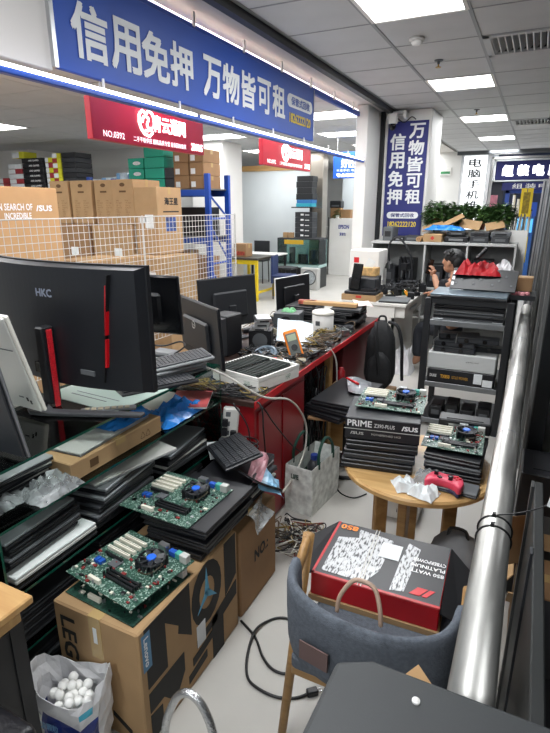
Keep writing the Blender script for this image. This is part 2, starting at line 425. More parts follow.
rs = mat('red_sign', '#cf2238', .5, var=.05, scale=3)
glow = mat('lit_letter', (1, 1, 1), .5, emit=1.6)
def red_sign(yc, w, label):
    b = board('hanging_sign', label, (-2.6, yc, 2.24), PI / 2, w, .25, .05, rs)
    # swirl logo
    pts = [(-.085, 0), (-.08, .045), (-.045, .075), (0, .06), (.02, .085), (.06, .07), (.085, .03), (.075, -.02), (.04, -.03), (.055, -.06), (.02, -.085), (-.03, -.075), (-.065, -.045)]
    ring = MB().tube([(p[0], 0, p[1]) for p in pts] + [(pts[0][0], 0, pts[0][1])], .010, n=6)
    ring.build('emblem', glow, b, loc=(-.10 * w / 1.26, -.008, .03))
    sw = MB().tube([(-.05, 0, .0), (-.03, 0, .04), (.02, 0, .03), (.0, 0, -.01), (.02, 0, -.045), (-.02, 0, -.05)], .009, n=6, smooth=3)
    sw.build('emblem', glow, b, loc=(-.10 * w / 1.26, -.008, .03))
    text(b, '青云通网', (.17, -.006, .04), .40, .115, glow, bold=.03)
    text(b, 'NO.0392', (-.44, -.004, -.082), .20, .04, mat('soft_lit', (1, 1, 1), .5, emit=.6), bold=.01)
    text(b, '二手平板供应 靓机品质专营 组装回收租赁', (.06, -.004, -.085), .62, .035, MATS['soft_lit'], bold=.01)
    text(b, '2B106S', (.52, -.006, -.075), .16, .055, glow, bold=.03)
    for sx in (-.5, .5): MB().cyl((sx * w * .8, .025, .125), (sx * w * .8, .025, CZ - 2.24), .003, n=5).build('wire', alum, b)
    return b
red_sign(3.33, 1.26, 'larger red hanging sign with white swirl emblem reading NO.0392')
red_sign(5.67, 1.26, 'smaller looking red hanging sign farther away, beside the white pillar')
b = board('hanging_sign', 'far blue hanging sign with white Chinese characters beside the white pier', (-2.98, 9.0, 2.38), 0, .62, .42, .05, mat('blue_sign2', '#1d55b5', .5))
text(b, '好匠修', (.02, -.004, .03), .38, .15, inkwhite, bold=.03)
text(b, '苹果手机 电脑维修', (0, -.004, -.085), .5, .04, inkwhite)
text(b, '专业维修服务', (0, -.004, -.16), .5, .06, glow, bold=.02)
MB().box(-.28, -.02, -.006, -.001, .15, .18).build('badge', inkwhite, b)
for sx in (-.25, .25): MB().cyl((sx, .02, .2), (sx, .02, .5), .004, n=5).build('wire', alum, b)
# purple banner on the column
pb = mat('navy_banner', '#252a6e', .6, var=.05, scale=3)
b = thing('shop_banner', 'tall narrow navy banner with two columns of white characters on the column', 'sign', (-1.58, 6.93, 0))
MB().box(-.245, .245, 0, .015, 1.34, 2.70).build('panel', pb, b)
lw = mat('banner_letter', '#e3e5e6', .6)
for k, ch in enumerate('信用免押'): text(b, ch, (-.115, -.003, 2.47 - .215 * k), .19, .19, lw, bold=.025)
for k, ch in enumerate('万物皆可租'): text(b, ch, (.115, -.003, 2.585 - .19 * k), .19, .17, lw, bold=.025)
MB().prism([(x_ * .16 + .04 * math.cos(a), .04 * math.sin(a)) for x_ in (1, -1) for a in [R((-90 if x_ > 0 else 90) + 180 * q / 8) for q in range(9)]], -.004, 0, axis='y').build('pill', lw, b, loc=(0, 0, 1.60))
text(b, '保管式回收', (0, -.006, 1.60), .30, .05, pb, bold=.02)
text(b, '18262222120', (0, -.003, 1.49), .36, .065, mat('banner_yellow', '#f0d21c', .6), bold=.012)
# CCTV camera above it
t = thing('security_camera', 'white box security camera with black lens mounted at the top of the column', 'security camera', (-1.74, 6.78, 2.66))
MB().box(-.05, .05, -.02, .06, .0, .12).build('body', white, t, bevel=.01)
MB().lathe([(.04, 0), (.042, -.03), (.03, -.06), (.008, -.075)], 16, c=(0, .02, 0)).build('lens', blackg, t, smooth=True)
MB().box(-.02, .16, .03, .15, .12, .14).box(.13, .16, .0, .15, .06, .14).build('bracket', white, t)
MB().tube([(.05, .05, .06), (.12, .1, .02), (.2, .12, .08), (.25, .14, .05)], .006, smooth=5).build('cable', cable_b, t)

# far end: light box and shop front
b = thing('light_box', 'glowing white vertical light box with grey characters at the aisle end', 'sign', (-1.36, 12.5, 0))
MB().box(-.30, .30, 0, .14, .0, 2.82).build('case', alum, b, bevel=.005)
MB().box(-.24, .22, -.012, 0, 1.1, 2.74).build('panel', mat('lit_panel', (.96, .98, 1), .5, emit=1.2), b)
for k, ch in enumerate('电脑手机维'): text(b, ch, (-.01, -.016, 2.60 - .215 * k), .26, .175, mat('sign_grey', '#3b3f45', .6), bold=.022)
struct(MB().box(-2.6, -1.66, 12.5, 12.6, 0, CZ).build('wall_back.003', wallm))
struct(MB().box(-1.05, 1.2, 14.2, 14.3, 0, 2.93).build('wall_back.004', mat('dark_back', '#26314a', .6, var=.3, scale=3)))
struct(MB().box(-1.75, 1.2, 12.45, 12.7, 2.76, CZ).build('trim_7', mat('grey_beam', '#55585b', .5)))
b = thing('shop_sign', 'far navy shop sign with glowing white characters and a second smaller line', 'sign', (-.3, 12.6, 0))
MB().box(-.66, .9, 0, .08, 2.24, 2.62).build('panel', pb, b, bevel=.01)
f = MB(); f.box(-.7, .95, -.02, .1, 2.62, 2.655); f.box(-.7, .95, -.02, .1, 2.215, 2.24); f.box(-.7, -.66, -.02, .1, 2.215, 2.655)
f.build('frame', alum, b)
for k, ch in enumerate('组装电脑'): text(b, ch, (-.42 + .29 * k, -.004, 2.43), .22, .22, mat('lit_letter2', (1, 1, 1), .5, emit=3), bold=.05)
for k, ch in enumerate('组装电脑'): text(b, ch, (-.2 + .25 * k, -.004, 2.12), .2, .1, inkwhite, bold=.01)
MB().box(-.5, .9, .0, .05, 2.04, 2.19).build('lower_panel', pb, b)
t = thing('door_frame', 'blue and white door frame of the far shop below its sign', 'shop front', (-.3, 12.75, 0))
fr = MB(); fr.box(-.42, -.34, 0, .06, 0, 2.04); fr.box(-.42, .7, 0, .06, 1.98, 2.04); fr.build('frame', blueSteel, t)
MB().box(-.78, -.72, 0, .06, 0, 2.72).box(-.78, .9, 0, .06, 2.68, 2.72).build('outer_frame', white, t)
t = thing('poster', 'pink and black poster with white edge in the far shop window', 'poster', (-.98, 12.9, 0))
MB().box(-.14, .2, .02, .05, 0, 2.3).build('stand', darkgrey, t); MB().box(-.14, .2, 0, .02, 1.35, 2.3).build('sheet', mat('poster_dark', '#20232e', .5), t)
MB().box(-.1, .1, -.004, 0, 1.55, 1.95).build('picture', mat('poster_pink', '#d98a9a', .5, var=.4, scale=8), t)
t = thing('cabinet', 'blue cabinet with bright blue panels inside the far shop', 'cabinet', (-.1, 13.4, 0))
MB().box(-.4, .0, 0, .4, 0, 1.5).build('body', mat('cyan_panel', '#24569a', .4), t, bevel=.005)
MB().box(-.38, .02, -.02, 0, 1.5, 1.8).build('top_panel', blueSteel, t)
MB().box(-.35, -.02, -.03, -.005, 1.15, 1.45).build('screen', mat('far_screen', '#58b4ea', .4, emit=.5), t)

t = thing('exit_sign', 'tiny white sign with green print far down the aisle left of the light box', 'sign', (-1.97, 12.469, 2.36)); MB().box(-.12, .12, 0, .03, 0, .16).build('panel', white, t); MB().box(-.1, .1, -.003, 0, .03, .08).build('print', mat('exit_green', '#3a8a55', .5), t)
for k, (x, y, h) in enumerate(((-.03, 5.75, 1.95), (.01, 5.3, 2.05))):
    t = thing('aluminium_profile', 'slim grey aluminium profile leaning against the dark shop front, %s one' % ['farther', 'nearer'][k], 'profile', (x, y, 0), 0, None, (0, R(1.2), 0)); MB().box(-.02, .02, -.04, .04, 0, h).build('bar', alum, t, bevel=.003); MB().box(-.006, .006, -.043, -.04, .02, h - .02).build('groove', midgrey, t)

# ================================================================== LEFT BACKGROUND: cartons behind the wire fence
def carton(label, x0, x1, y0, y1, z0, z1, m=None, name='carton', cat='box', group=None, tape=True, rz=0, seam=True):
    m = m or kraft
    cx, cy = (x0 + x1) / 2, (y0 + y1) / 2; sx, sy, h = x1 - x0, y1 - y0, z1 - z0
    t = thing(name, label, cat, (cx, cy, z0), rz, group)
    MB().box(-sx / 2, sx / 2, -sy / 2, sy / 2, 0, h).build('body', m, t, bevel=min(.006, h * .05))
    if tape:
        q = MB(); q.box(-sx / 2 - .001, sx / 2 + .001, -.025, .025, h, h + .0012)
        q.box(-sx / 2 - .0015, -sx / 2, -.025, .025, h - min(.08, h / 3), h + .001); q.box(sx / 2, sx / 2 + .0015, -.025, .025, h - min(.08, h / 3), h + .001)
        q.build('tape', tapem, t)
    if seam and h > .2:
        MB().box(-.002, .002, -sy / 2 - .001, sy / 2 + .001, .01, h + .0005).build('seam', inkbrown, t)
    return t
G = 'cartons behind the wire fence'
c = carton('wide tan carton with pale slogan lettering at far left behind the fence', -4.6, -3.9, 2.3, 3.54, .8, 1.86, kraft3, group=G, seam=False)
text(c, 'IN SEARCH OF', (.352, .17, .90), .34, .055, inkwhite, 'right', bold=.02)
text(c, 'INCREDIBLE', (.352, .19, .83), .26, .05, inkwhite, 'right', bold=.02)
text(c, '/SUS', (.352, .46, .89), .17, .05, inkwhite, 'right', bold=.03)
carton('wide plain carton underneath the slogan carton, behind the monitor', -4.6, -3.9, 2.3, 3.54, 0, .795, kraft, group=G)
specs = [(-5.6, -5.29, 4.98, 'narrow tan computer carton with printed list, leftmost of the upper row'), (-5.27, -4.93, 5.0, 'narrow tan computer carton with printed list, second of the upper row'),
         (-4.91, -4.62, 5.03, 'narrow tan computer carton with printed list, third of the upper row'), (-4.60, -4.28, 5.0, 'narrow tan computer carton with printed list, right of the upper row')]
for x0, x1, y0, lb in specs:
    c = carton(lb, x0, x1, y0, y0 + .5, 1.50, 2.01, kraft, group=G, tape=True, seam=False)
    w_ = x1 - x0
    MB().prism([(.04 * math.cos(R(a)), .022 * math.sin(R(a))) for a in range(0, 360, 30)], -.252, -.25, axis='y').build('emblem', inkbrown, c, loc=(0, 0, .45))
    MB().box(-.05, .05, -.252, -.25, .365, .385).build('print', inkbrown, c)
    for k in range(2):
        text(c, 'TYPE\nCPU RAM\nSSD 512\nVGA RTX\nPSU\nWIFI 6\nCASE\nFAN', (-.07 + .14 * k, -.2515, .18), .09, .2, mat('tan_ink', '#7d5f3e', .8))
for x0, x1, z0, z1, y0, lb in ((-5.6, -4.95, .75, 1.495, 4.9, 'big tan carton below the left pair of narrow cartons'), (-4.93, -4.3, .75, 1.495, 4.95, 'big tan carton below the right pair of narrow cartons'),
        (-5.6, -4.3, 0, .745, 4.9, 'long low carton on the floor behind the fence'), (-4.27, -3.66, .62, 1.16, 4.75, 'scuffed tan carton under the picture carton'), (-4.27, -3.66, 0, .615, 4.75, 'bottom tan carton under the scuffed carton'),
        (-4.25, -3.75, .0, 1.2, 3.75, 'tall tan carton standing between slogan carton and scuffed carton')):
    c = carton(lb, x0, x1, y0, y0 + .6, z0, z1, random.choice((kraft, kraft2)), group=G)
    MB().box(.02, .14, -.302, -.30, .5 * (z1 - z0), .5 * (z1 - z0) + .1).build('sticker', paper, c)
c = carton('tan carton with large Chinese title and blue picture on its side', -4.26, -3.93, 4.98, 5.45, 1.165, 1.92, kraft, group=G, seam=False)
text(c, '海王星', (.1665, .03, .60), .26, .085, ink, 'right', bold=.03)
MB().box(.165, .1662, -.13, .17, .475, .49).build('print', ink, c)
MB().box(.165, .1665, -.10, .10, .26, .42).build('picture', mat('blue_picture', '#24407e', .5, var=.6, scale=14), c)
MB().box(-.02, .1, -.237, -.235, .30, .45).build('sticker', paper, c)
MB().box(-.1, -.01, -.237, -.235, .36, .42).build('sticker', paper, c)

# storage counter carrying the small boxes far left
t = thing('storage_shelf', 'grey storage shelf far left carrying stacks of small boxes', 'shelf', (-7.9, 7.55, 0))
MB().box(-2.2, 2.0, -.35, .35, 1.98, 2.03).build('top_board', midgrey, t)
MB().box(-2.2, 2.0, -.35, .35, 1.2, 1.24).build('shelf_board', midgrey, t)
pm = MB().box(-.025, .025, -.025, .025, 0, 1.98).mesh('post', midgrey)
for x in (-2.15, -.1, 1.95):
    for y in (-.3, .3): link('post', pm, t, (x, y, 0))
kind = {'black': mat('gpu_box', '#17181c', .5, var=.1), 'red': mat('red_box', '#a0343a', .5), 'white': paper, 'yellow': mat('yellow_box', '#d3cf2a', .5), 'green': mat('green_box', '#13a184', .5), 'dark': darkgrey}
def smallbox(label, x0, x1, y0, y1, z0, z1, kb, ke, group, txt=None, name='product_box', endw=.18):
    t = thing(name, label, 'box', ((x0 + x1) / 2, (y0 + y1) / 2, z0), 0, group)
    sx, sy, h = (x1 - x0), (y1 - y0), z1 - z0
    MB().box(-sx / 2, sx / 2, -sy / 2, sy / 2, 0, h).build('body', kb, t, bevel=.004)
    if ke: MB().box(-sx / 2 - .002, -sx / 2 + sx * endw, -sy / 2 - .003, sy / 2 + .002, .004, h - .004).build('end_label', ke, t)
    if txt: text(t, txt, (.08 * sx, -sy / 2 - .003, h / 2), sx * .5, h * .35, inkwhite, bold=.02)
    return t
G2 = 'graphics card boxes stacked far left'
for k in range(6):
    z = 2.035 + .088 * k
    smallbox('black product box with yellow end label, %s of the six high stack' % ['lowest', 'second', 'third', 'fourth', 'fifth', 'topmost'][k], -8.80, -8.26, 7.25, 7.6, z, z + .084, kind['black'], None, G2, 'ARE GAMES')
    if k < 5: smallbox('slim red and white product box beside the black stack, %s from below' % ['first', 'second', 'third', 'fourth', 'fifth'][k], -9.18, -8.83, 7.25, 7.6, z, z + .084, kind['red'] if k % 2 else kind['white'], kind['white'], G2, endw=.5)
    smallbox('small yellow ended box at the right end of the black stack, %s from below' % ['first', 'second', 'third', 'fourth', 'fifth', 'sixth'][k], -8.24, -8.06, 7.3, 7.6, z, z + .084, kind['yellow'] if k % 2 else kind['red'], kind['white'], G2, endw=.4)
for k in range(7):
    z = 2.035 + .084 * k
    smallbox('dark grey product box in the tall right stack, %s from below' % ['first', 'second', 'third', 'fourth', 'fifth', 'sixth', 'seventh'][k], -7.78, -7.45, 7.25, 7.65, z, z + .08, kind['dark'] if k % 2 else kind['black'], None, G2)
    smallbox('white and red box with yellow edge beside the tall stack, %s from below' % ['first', 'second', 'third', 'fourth', 'fifth', 'sixth', 'seventh'][k], -8.00, -7.80, 7.25, 7.65, z, z + .08, kind['yellow'], kind['red'] if k % 2 else kind['white'], G2, endw=.55)
smallbox('white and yellow box on top of the slim red boxes', -9.03, -8.73, 7.25, 7.55, 2.57, 2.68, kind['yellow'], kind['white'], G2, endw=.6)
for k in range(2): smallbox('small red and white box at the far left end, %s one' % ['lower', 'upper'][k], -9.53, -9.23, 7.25, 7.55, 2.035 + .1 * k, 2.13 + .1 * k, kind['red'], kind['white'], G2, endw=.5)
G3 = 'small pale boxes on the storage shelf'
for k, (x0, x1, h) in enumerate(((-7.5, -7.25, .08), (-7.22, -6.95, .13), (-6.92, -6.6, .15), (-6.58, -6.35, .22), (-6.33, -6.12, .2))):
    smallbox('small pale blue and white box on the storage shelf, number %s from the left' % ['one', 'two', 'three', 'four', 'five'][k], x0, x1, 7.3, 7.6, 2.035, 2.035 + h, mat('pale_box', '#b9c6d0', .6, var=.2, scale=12), mat('pale_blue', '#6f9cc4', .6), G3, endw=.3)

# blue pallet rack
t = thing('pallet_rack', 'bright blue steel storage rack behind the fence beside the white pillar', 'rack', (-5.02, 6.35, 0))
for nm, x in (('post', -1.0), ('post', 1.05)):
    for y in (-.25, .25): MB().box(x - .035, x + .035, y - .03, y + .03, 0, 2.12).build('post', blueSteel, t, bevel=.004)
for z in (.62, 1.28, 1.90):
    for y in (-.25, .25): MB().box(-1.0, 1.05, y - .02, y + .02, z - .06, z + .02).build('beam', blueSteel, t, bevel=.003)
    MB().box(-1.0, 1.05, -.25, .25, z + .02, z + .035).build('shelf_board', midgrey, t)
for z0, z1 in ((.3, .9), (.95, 1.5), (1.55, 1.88)):
    MB().cyl((1.05, -.25, z1), (1.05, .25, z0), .014, n=6).build('brace', blueSteel, t)
    MB().cyl((1.05, -.25, z0), (1.05, .25, z0), .014, n=6).build('brace', blueSteel, t)
G4 = 'cartons stacked on the blue rack'
ZR = 1.937
for r in range(3):
    for q, (x0, x1) in enumerate(((-4.53, -4.29), (-4.27, -4.05))):
        c = carton('brown parts carton with white label on the blue rack, %s row, %s column' % (['bottom', 'middle', 'top'][r], ['left', 'right'][q]), x0, x1, 6.14, 6.56, ZR + .165 * r, ZR + .165 * r + .162, kraft2, group=G4, seam=False)
        MB().box(-.09, -.02, -.213, -.210, .02, .09).build('sticker', paper, c)
for r, z in enumerate((0, .14, .28, .42)):
    smallbox('teal green box in the right pile on the blue rack, %s from below' % ['first', 'second', 'third', 'fourth'][r], -5.03, -4.70, 6.15, 6.55, ZR + z, ZR + z + .135, kind['green'], None, G4)
    if r < 3: smallbox('teal green box in the left pile on the blue rack, %s from below' % ['first', 'second', 'third'][r], -5.32, -5.05, 6.15, 6.5, ZR + z, ZR + z + .135, kind['green'], None, G4, '◍')
for r in range(2): smallbox('grey box between green boxes and brown cartons, %s one' % ['lower', 'upper'][r], -4.69, -4.54, 6.15, 6.5, ZR + .14 * r, ZR + .14 * r + .135, darkgrey, None, G4)
for k, (x0, x1, m_, lb) in enumerate(((-4.72, -4.52, paper, 'white carton on the middle rack shelf'), (-4.5, -4.05, blackp, 'black case on the middle rack shelf'))):
    smallbox(lb, x0, x1, 6.15, 6.5, 1.318, 1.318 + .38, m_, None, G4)
for k, (x0, x1, h) in enumerate(((-4.80, -4.42, .45), (-4.40, -4.06, .38))):
    carton('tan carton on the lowest rack shelf, %s one' % ['left', 'right'][k], x0, x1, 6.15, 6.5, .657, .657 + h, kraft2, group=G4)

# wire fence: one object per wire
t = thing('wire_fence', 'white welded wire mesh fence panel in front of the cartons', 'fence', (-3.5, 0, 0))
wm = mat('white_wire', '#c4c4c0', .4)
zt, zb, ya, yb, sp = 1.61, .35, .6, 6.0, .06
vm = MB().cyl((0, 0, zb), (0, 0, zt), .0028, n=5).mesh('wire', wm)
n = int((yb - ya) / sp)
for k in range(n + 1): link('wire', vm, t, (0, ya + sp * k, 0))
hm = MB().cyl((.003, ya, 0), (.003, yb, 0), .0028, n=5).mesh('wire', wm)
for k in range(int((zt - zb) / sp) + 1): link('wire', hm, t, (0, 0, zb + sp * k))
for y in (ya, 2.4, 4.2, yb):
    MB().cyl((-.01, y, 0), (-.01, y, zt + .01), .009, n=8).build('post', wm, t)
MB().cyl((0, ya, zt), (0, yb, zt), .005, n=6).build('top_rail', wm, t)

# ------------------------------------------------------------------ far furniture
t = thing('work_table', 'dark topped work table with bright yellow legs by the white pillar', 'table', (-4.86, 8.95, 0))
MB().box(-.32, .32, -.4, .4, .76, .80).build('table_top', mat('dark_top', '#3a352c', .5), t, bevel=.004)
lm = MB().box(-.025, .025, -.025, .025, 0, .76).mesh('leg', yellow)
for x in (-.28, .28):
    for y in (-.36, .36): link('leg', lm, t, (x, y, 0))
    MB().box(x - .02, x + .02, -.36, .36, .14, .18).build('stretcher', yellow, t)
MB().box(-.28, .28, -.38, -.34, .68, .76).build('apron', yellow, t)
c = carton('small brown carton with red and black print on the yellow legged table', -5.12, -4.86, 8.7, 8.95, .80, 1.04, kraft2, seam=False)
MB().box(-.1, .1, -.127, -.125, .03, .1).build('print', mat('red_print', '#a3402e', .6, var=.5, scale=30), c)
t = thing('chair', 'navy blue plastic chair behind the yellow legged table', 'chair', (-4.28, 9.15, 0), R(100))
MB().box(-.2, .2, -.2, .2, .42, .46).build('seat', mat('navy_seat', '#1a2b58', .5), t, bevel=.01)
MB().box(-.2, .2, .17, .21, .3, .82).build('backrest', MATS['navy_seat'], t, bevel=.01)
for x in (-.17, .17):
    for y in (-.17, .17): MB().cyl((x, y, 0), (x, y, .42), .014, n=8).build('leg', blackp, t)
t = thing('table', 'small white topped table with thin dark legs in front of the whiteboard', 'table', (-5.25, 10.15, 0))
MB().box(-.45, .45, -.3, .3, .72, .75).build('table_top', white, t, bevel=.004)
for x in (-.4, .4):
    for y in (-.26, .26): MB().box(x - .02, x + .02, y - .02, y + .02, 0, .72).build('leg', blackp, t)
for k, (x, y, lb) in enumerate(((-4.5, 9.7, 'black metal stool in front of the white table'), (-5.75, 10.9, 'dark chair against the far whiteboard'))):
    t = thing('stool', lb, 'stool', (x, y, 0))
    MB().box(-.2, .2, -.18, .18, .5, .54).build('seat', darkgrey, t, bevel=.005)
    for a in (-1, 1):
        for b_ in (-1, 1): MB().cyl((.18 * a, .16 * b_, 0), (.17 * a, .15 * b_, .5), .012, n=6).build('leg', blackp, t)
    if k: MB().box(-.2, .2, .15, .18, .54, .95).build('backrest', darkgrey, t, bevel=.005)
t = thing('aquarium', 'glass tank with yellow strip on a black stand by the steel column', 'fish tank', (-4.6, 10.8, 0))
MB().box(-.5, .48, -.25, .25, 0, .44).build('stand', blackp, t, bevel=.005)
MB().box(-.5, .48, -.25, .25, .44, .50).build('base', mat('pale_base', '#a8c4c0', .4), t)
for nm, a in (('pane', (-.5, .48, -.25, -.242)), ('pane', (-.5, .48, .242, .25)), ('pane', (-.5, -.492, -.25, .25)), ('pane', (.472, .48, -.25, .25))):
    MB().box(*a, .5, 1.03).build('pane', glassy('tank_glass', (.72, .86, .84)), t)
MB().box(-.5, .48, -.25, .25, 1.03, 1.06).build('lid', darkgrey, t)
MB().box(-.33, .12, -.258, -.25, .93, 1.02).build('strip', mat('gold_strip', '#c79f1e', .5), t)
MB().box(-.3, -.2, -.05, .05, .5, .85).box(-.1, .1, -.02, .08, .5, .7).box(.2, .36, -.1, .1, .5, .8).build('filter', darkgrey, t)
G5 = 'product boxes stacked on the glass tank'
cols = [darkgrey, darkgrey, darkgrey, darkgrey, darkgrey]
z = 1.06
for k in range(5):
    smallbox('grey box in the lower pile on the glass tank, %s from below' % ['first', 'second', 'third', 'fourth', 'fifth'][k], -4.75, -4.35, 10.7, 11.0, z, z + .105, cols[k], None, G5, '■ ▬'); z += .108
z = 1.72
MB_ = [('cyan box under the black boxes', mat('cyan_box', '#2aa3b8', .5), .07), ('blue box on the cyan box', mat('blue_box2', '#2a6fae', .5), .07), ('black box on the blue box', blackp, .12), ('black box with orange mark', blackp, .12), ('black box second from the top', blackp, .12), ('topmost black box', blackp, .11)]
t = thing('wall_shelf', 'thin dark wall shelf on the steel column carrying boxes', 'shelf', (-4.6, 10.85, 1.68))
MB().box(-.22, .28, -.2, .36, 0, .025).build('board', darkgrey, t); MB().box(.0, .03, .3, .36, -.15, 0).build('bracket', darkgrey, t)
z = 1.706
for k, (lb, m_, h) in enumerate(MB_):
    smallbox(lb + ' above the glass tank', -4.74 + .015 * (k % 2), -4.38 + .01 * (k % 3), 10.72, 11.0, z, z + h, m_, None, G5, 'AORUS'[:4] if False else None); z += h + .002
for k in range(2):
    smallbox('tiny tan box on the tank lid, %s one' % ['left', 'right'][k], -5.0 + .13 * k, -4.9 + .13 * k, 10.62, 10.72, 1.06, 1.17, kraft, None, G5)
t = thing('heater', 'white box heater with round grille in front of the tank stand', 'heater', (-4.25, 10.42, 0))
MB().box(-.2, .2, -.08, .08, 0, .46).build('body', mat('heater_white', '#b5b5b2', .5), t, bevel=.015)
MB().tube([(.15 * math.cos(R(a)), -.085, .26 + .15 * math.sin(R(a))) for a in range(0, 361, 20)], .012, n=6).build('ring', midgrey, t)
MB().cyl((0, -.085, .26), (0, -.08, .26), .13, n=20).build('grille', mat('grille', '#9fa6aa', .5, var=.4, scale=40), t)
t = thing('cabinet', 'tall white cabinet with dark blue lettering on its front', 'cabinet', (-4.5, 13.0, 0))
MB().box(-.3, .3, 0, .4, 0, 1.43).build('body', white, t, bevel=.005)
text(t, 'EPSON', (.08, -.004, 1.22), .28, .10, mat('epson_blue', '#27358c', .5), bold=.03)
text(t, '爱普生', (.06, -.004, 1.04), .17, .08, mat('epson_blue', '#27358c', .5), bold=.02)
t = thing('rack', 'narrow black open shelf beside the white cabinet', 'rack', (-4.95, 13.0, 0))
for z in (.15, .5, .85, 1.2): MB().box(-.12, .12, 0, .3, z, z + .02).build('shelf_board', white, t)
for x in (-.12, .11):
    for y in (0, .29): MB().box(x, x + .015, y, y + .015, 0, 1.45).build('post', blackp, t)
for k, (x, lb) in enumerate(((-4.7, 'left'), (-4.42, 'right'))):
    carton('tan carton on top of the white lettered cabinet, %s one' % lb, x - .13, x + .13, 13.1, 13.35, 1.43, 1.68 - .04 * k, kraft2, seam=False)
t = thing('printer', 'small black printer on the cartons above the white cabinet', 'printer', (-4.7, 13.22, 1.68))
MB().box(-.15, .15, -.12, .12, 0, .17).build('body', blackp, t, bevel=.015); MB().box(-.1, .1, -.125, -.115, .03, .07).build('paper_slot', midgrey, t)
def leaf_mesh(n, spread, h, size, seed, droop=.3):
    rnd = random.Random(seed); q = MB()
    for k in range(n):
        a = rnd.uniform(0, 2 * PI); rr = abs(rnd.gauss(0, .55)) * spread; zz = rnd.uniform(.1, 1) * h * (1 - .35 * min(1, rr / spread)) - droop * h * max(0, rr / spread - .6)
        c = Vector((rr * math.cos(a), rr * math.sin(a) * .5, zz))
        if zz < .02 and abs(c.y) < .11: c.y = -.11 - abs(c.y) * .3
        d = Vector((math.cos(a + rnd.uniform(-.9, .9)), math.sin(a + rnd.uniform(-.9, .9)), rnd.uniform(-.6, .5))).normalized()
        s_ = d.cross(Vector((0, 0, 1))).normalized() * size * .42; L = d * size * rnd.uniform(.8, 1.4); u_ = Vector((0, 0, size * .15))
        q.add([c, c + L * .45 + s_ + u_, c + L, c + L * .45 - s_ + u_], [(0, 1, 2), (0, 2, 3)], rnd.choice((0, 0, 1)))
    return q
t = thing('potted_plant', 'small green plant on the white lettered cabinet', 'plant', (-4.62, 12.95 + .12, 1.43))
MB().lathe([(.04, 0), (.055, .07), (.05, .07)], 12).build('pot', white, t)
leaf_mesh(60, .1, .22, .06, 3).build('foliage', [greenleaf, leafl], t, recalc=False)

# ================================================================== reusable devices
CM = {}
def cached(key, fn):
    if key not in CM: CM[key] = fn()
    return CM[key]
def laptop(label, loc, rz=0, w=.35, d=.245, h=.024, top=None, base=None, group=None, logo=None, rot=None, name='laptop'):
    top = top or darkgrey; base = base or blackp
    t = thing(name, label, 'laptop', loc, rz, group, rot)
    k = (w, d, h)
    link('base', cached(('lb', k, base.name), lambda: MB().box(-w / 2, w / 2, -d / 2, d / 2, 0, h * .55).mesh('base', base, bevel=.004)), t)
    link('lid', cached(('ll', k, top.name), lambda: MB().box(-w / 2 + .001, w / 2 - .001, -d / 2 + .001, d / 2 - .004, h * .6, h).mesh('lid', top, bevel=.003)), t)
    link('hinge', cached(('lh', k), lambda: MB().cyl((-w * .35, d / 2 - .006, h * .56), (w * .35, d / 2 - .006, h * .56), h * .22, n=8).mesh('hinge', darkgrey)), t)
    if logo: text(t, logo, (0, 0, h + .0006), .07, .018, silver, 'top')
    return t
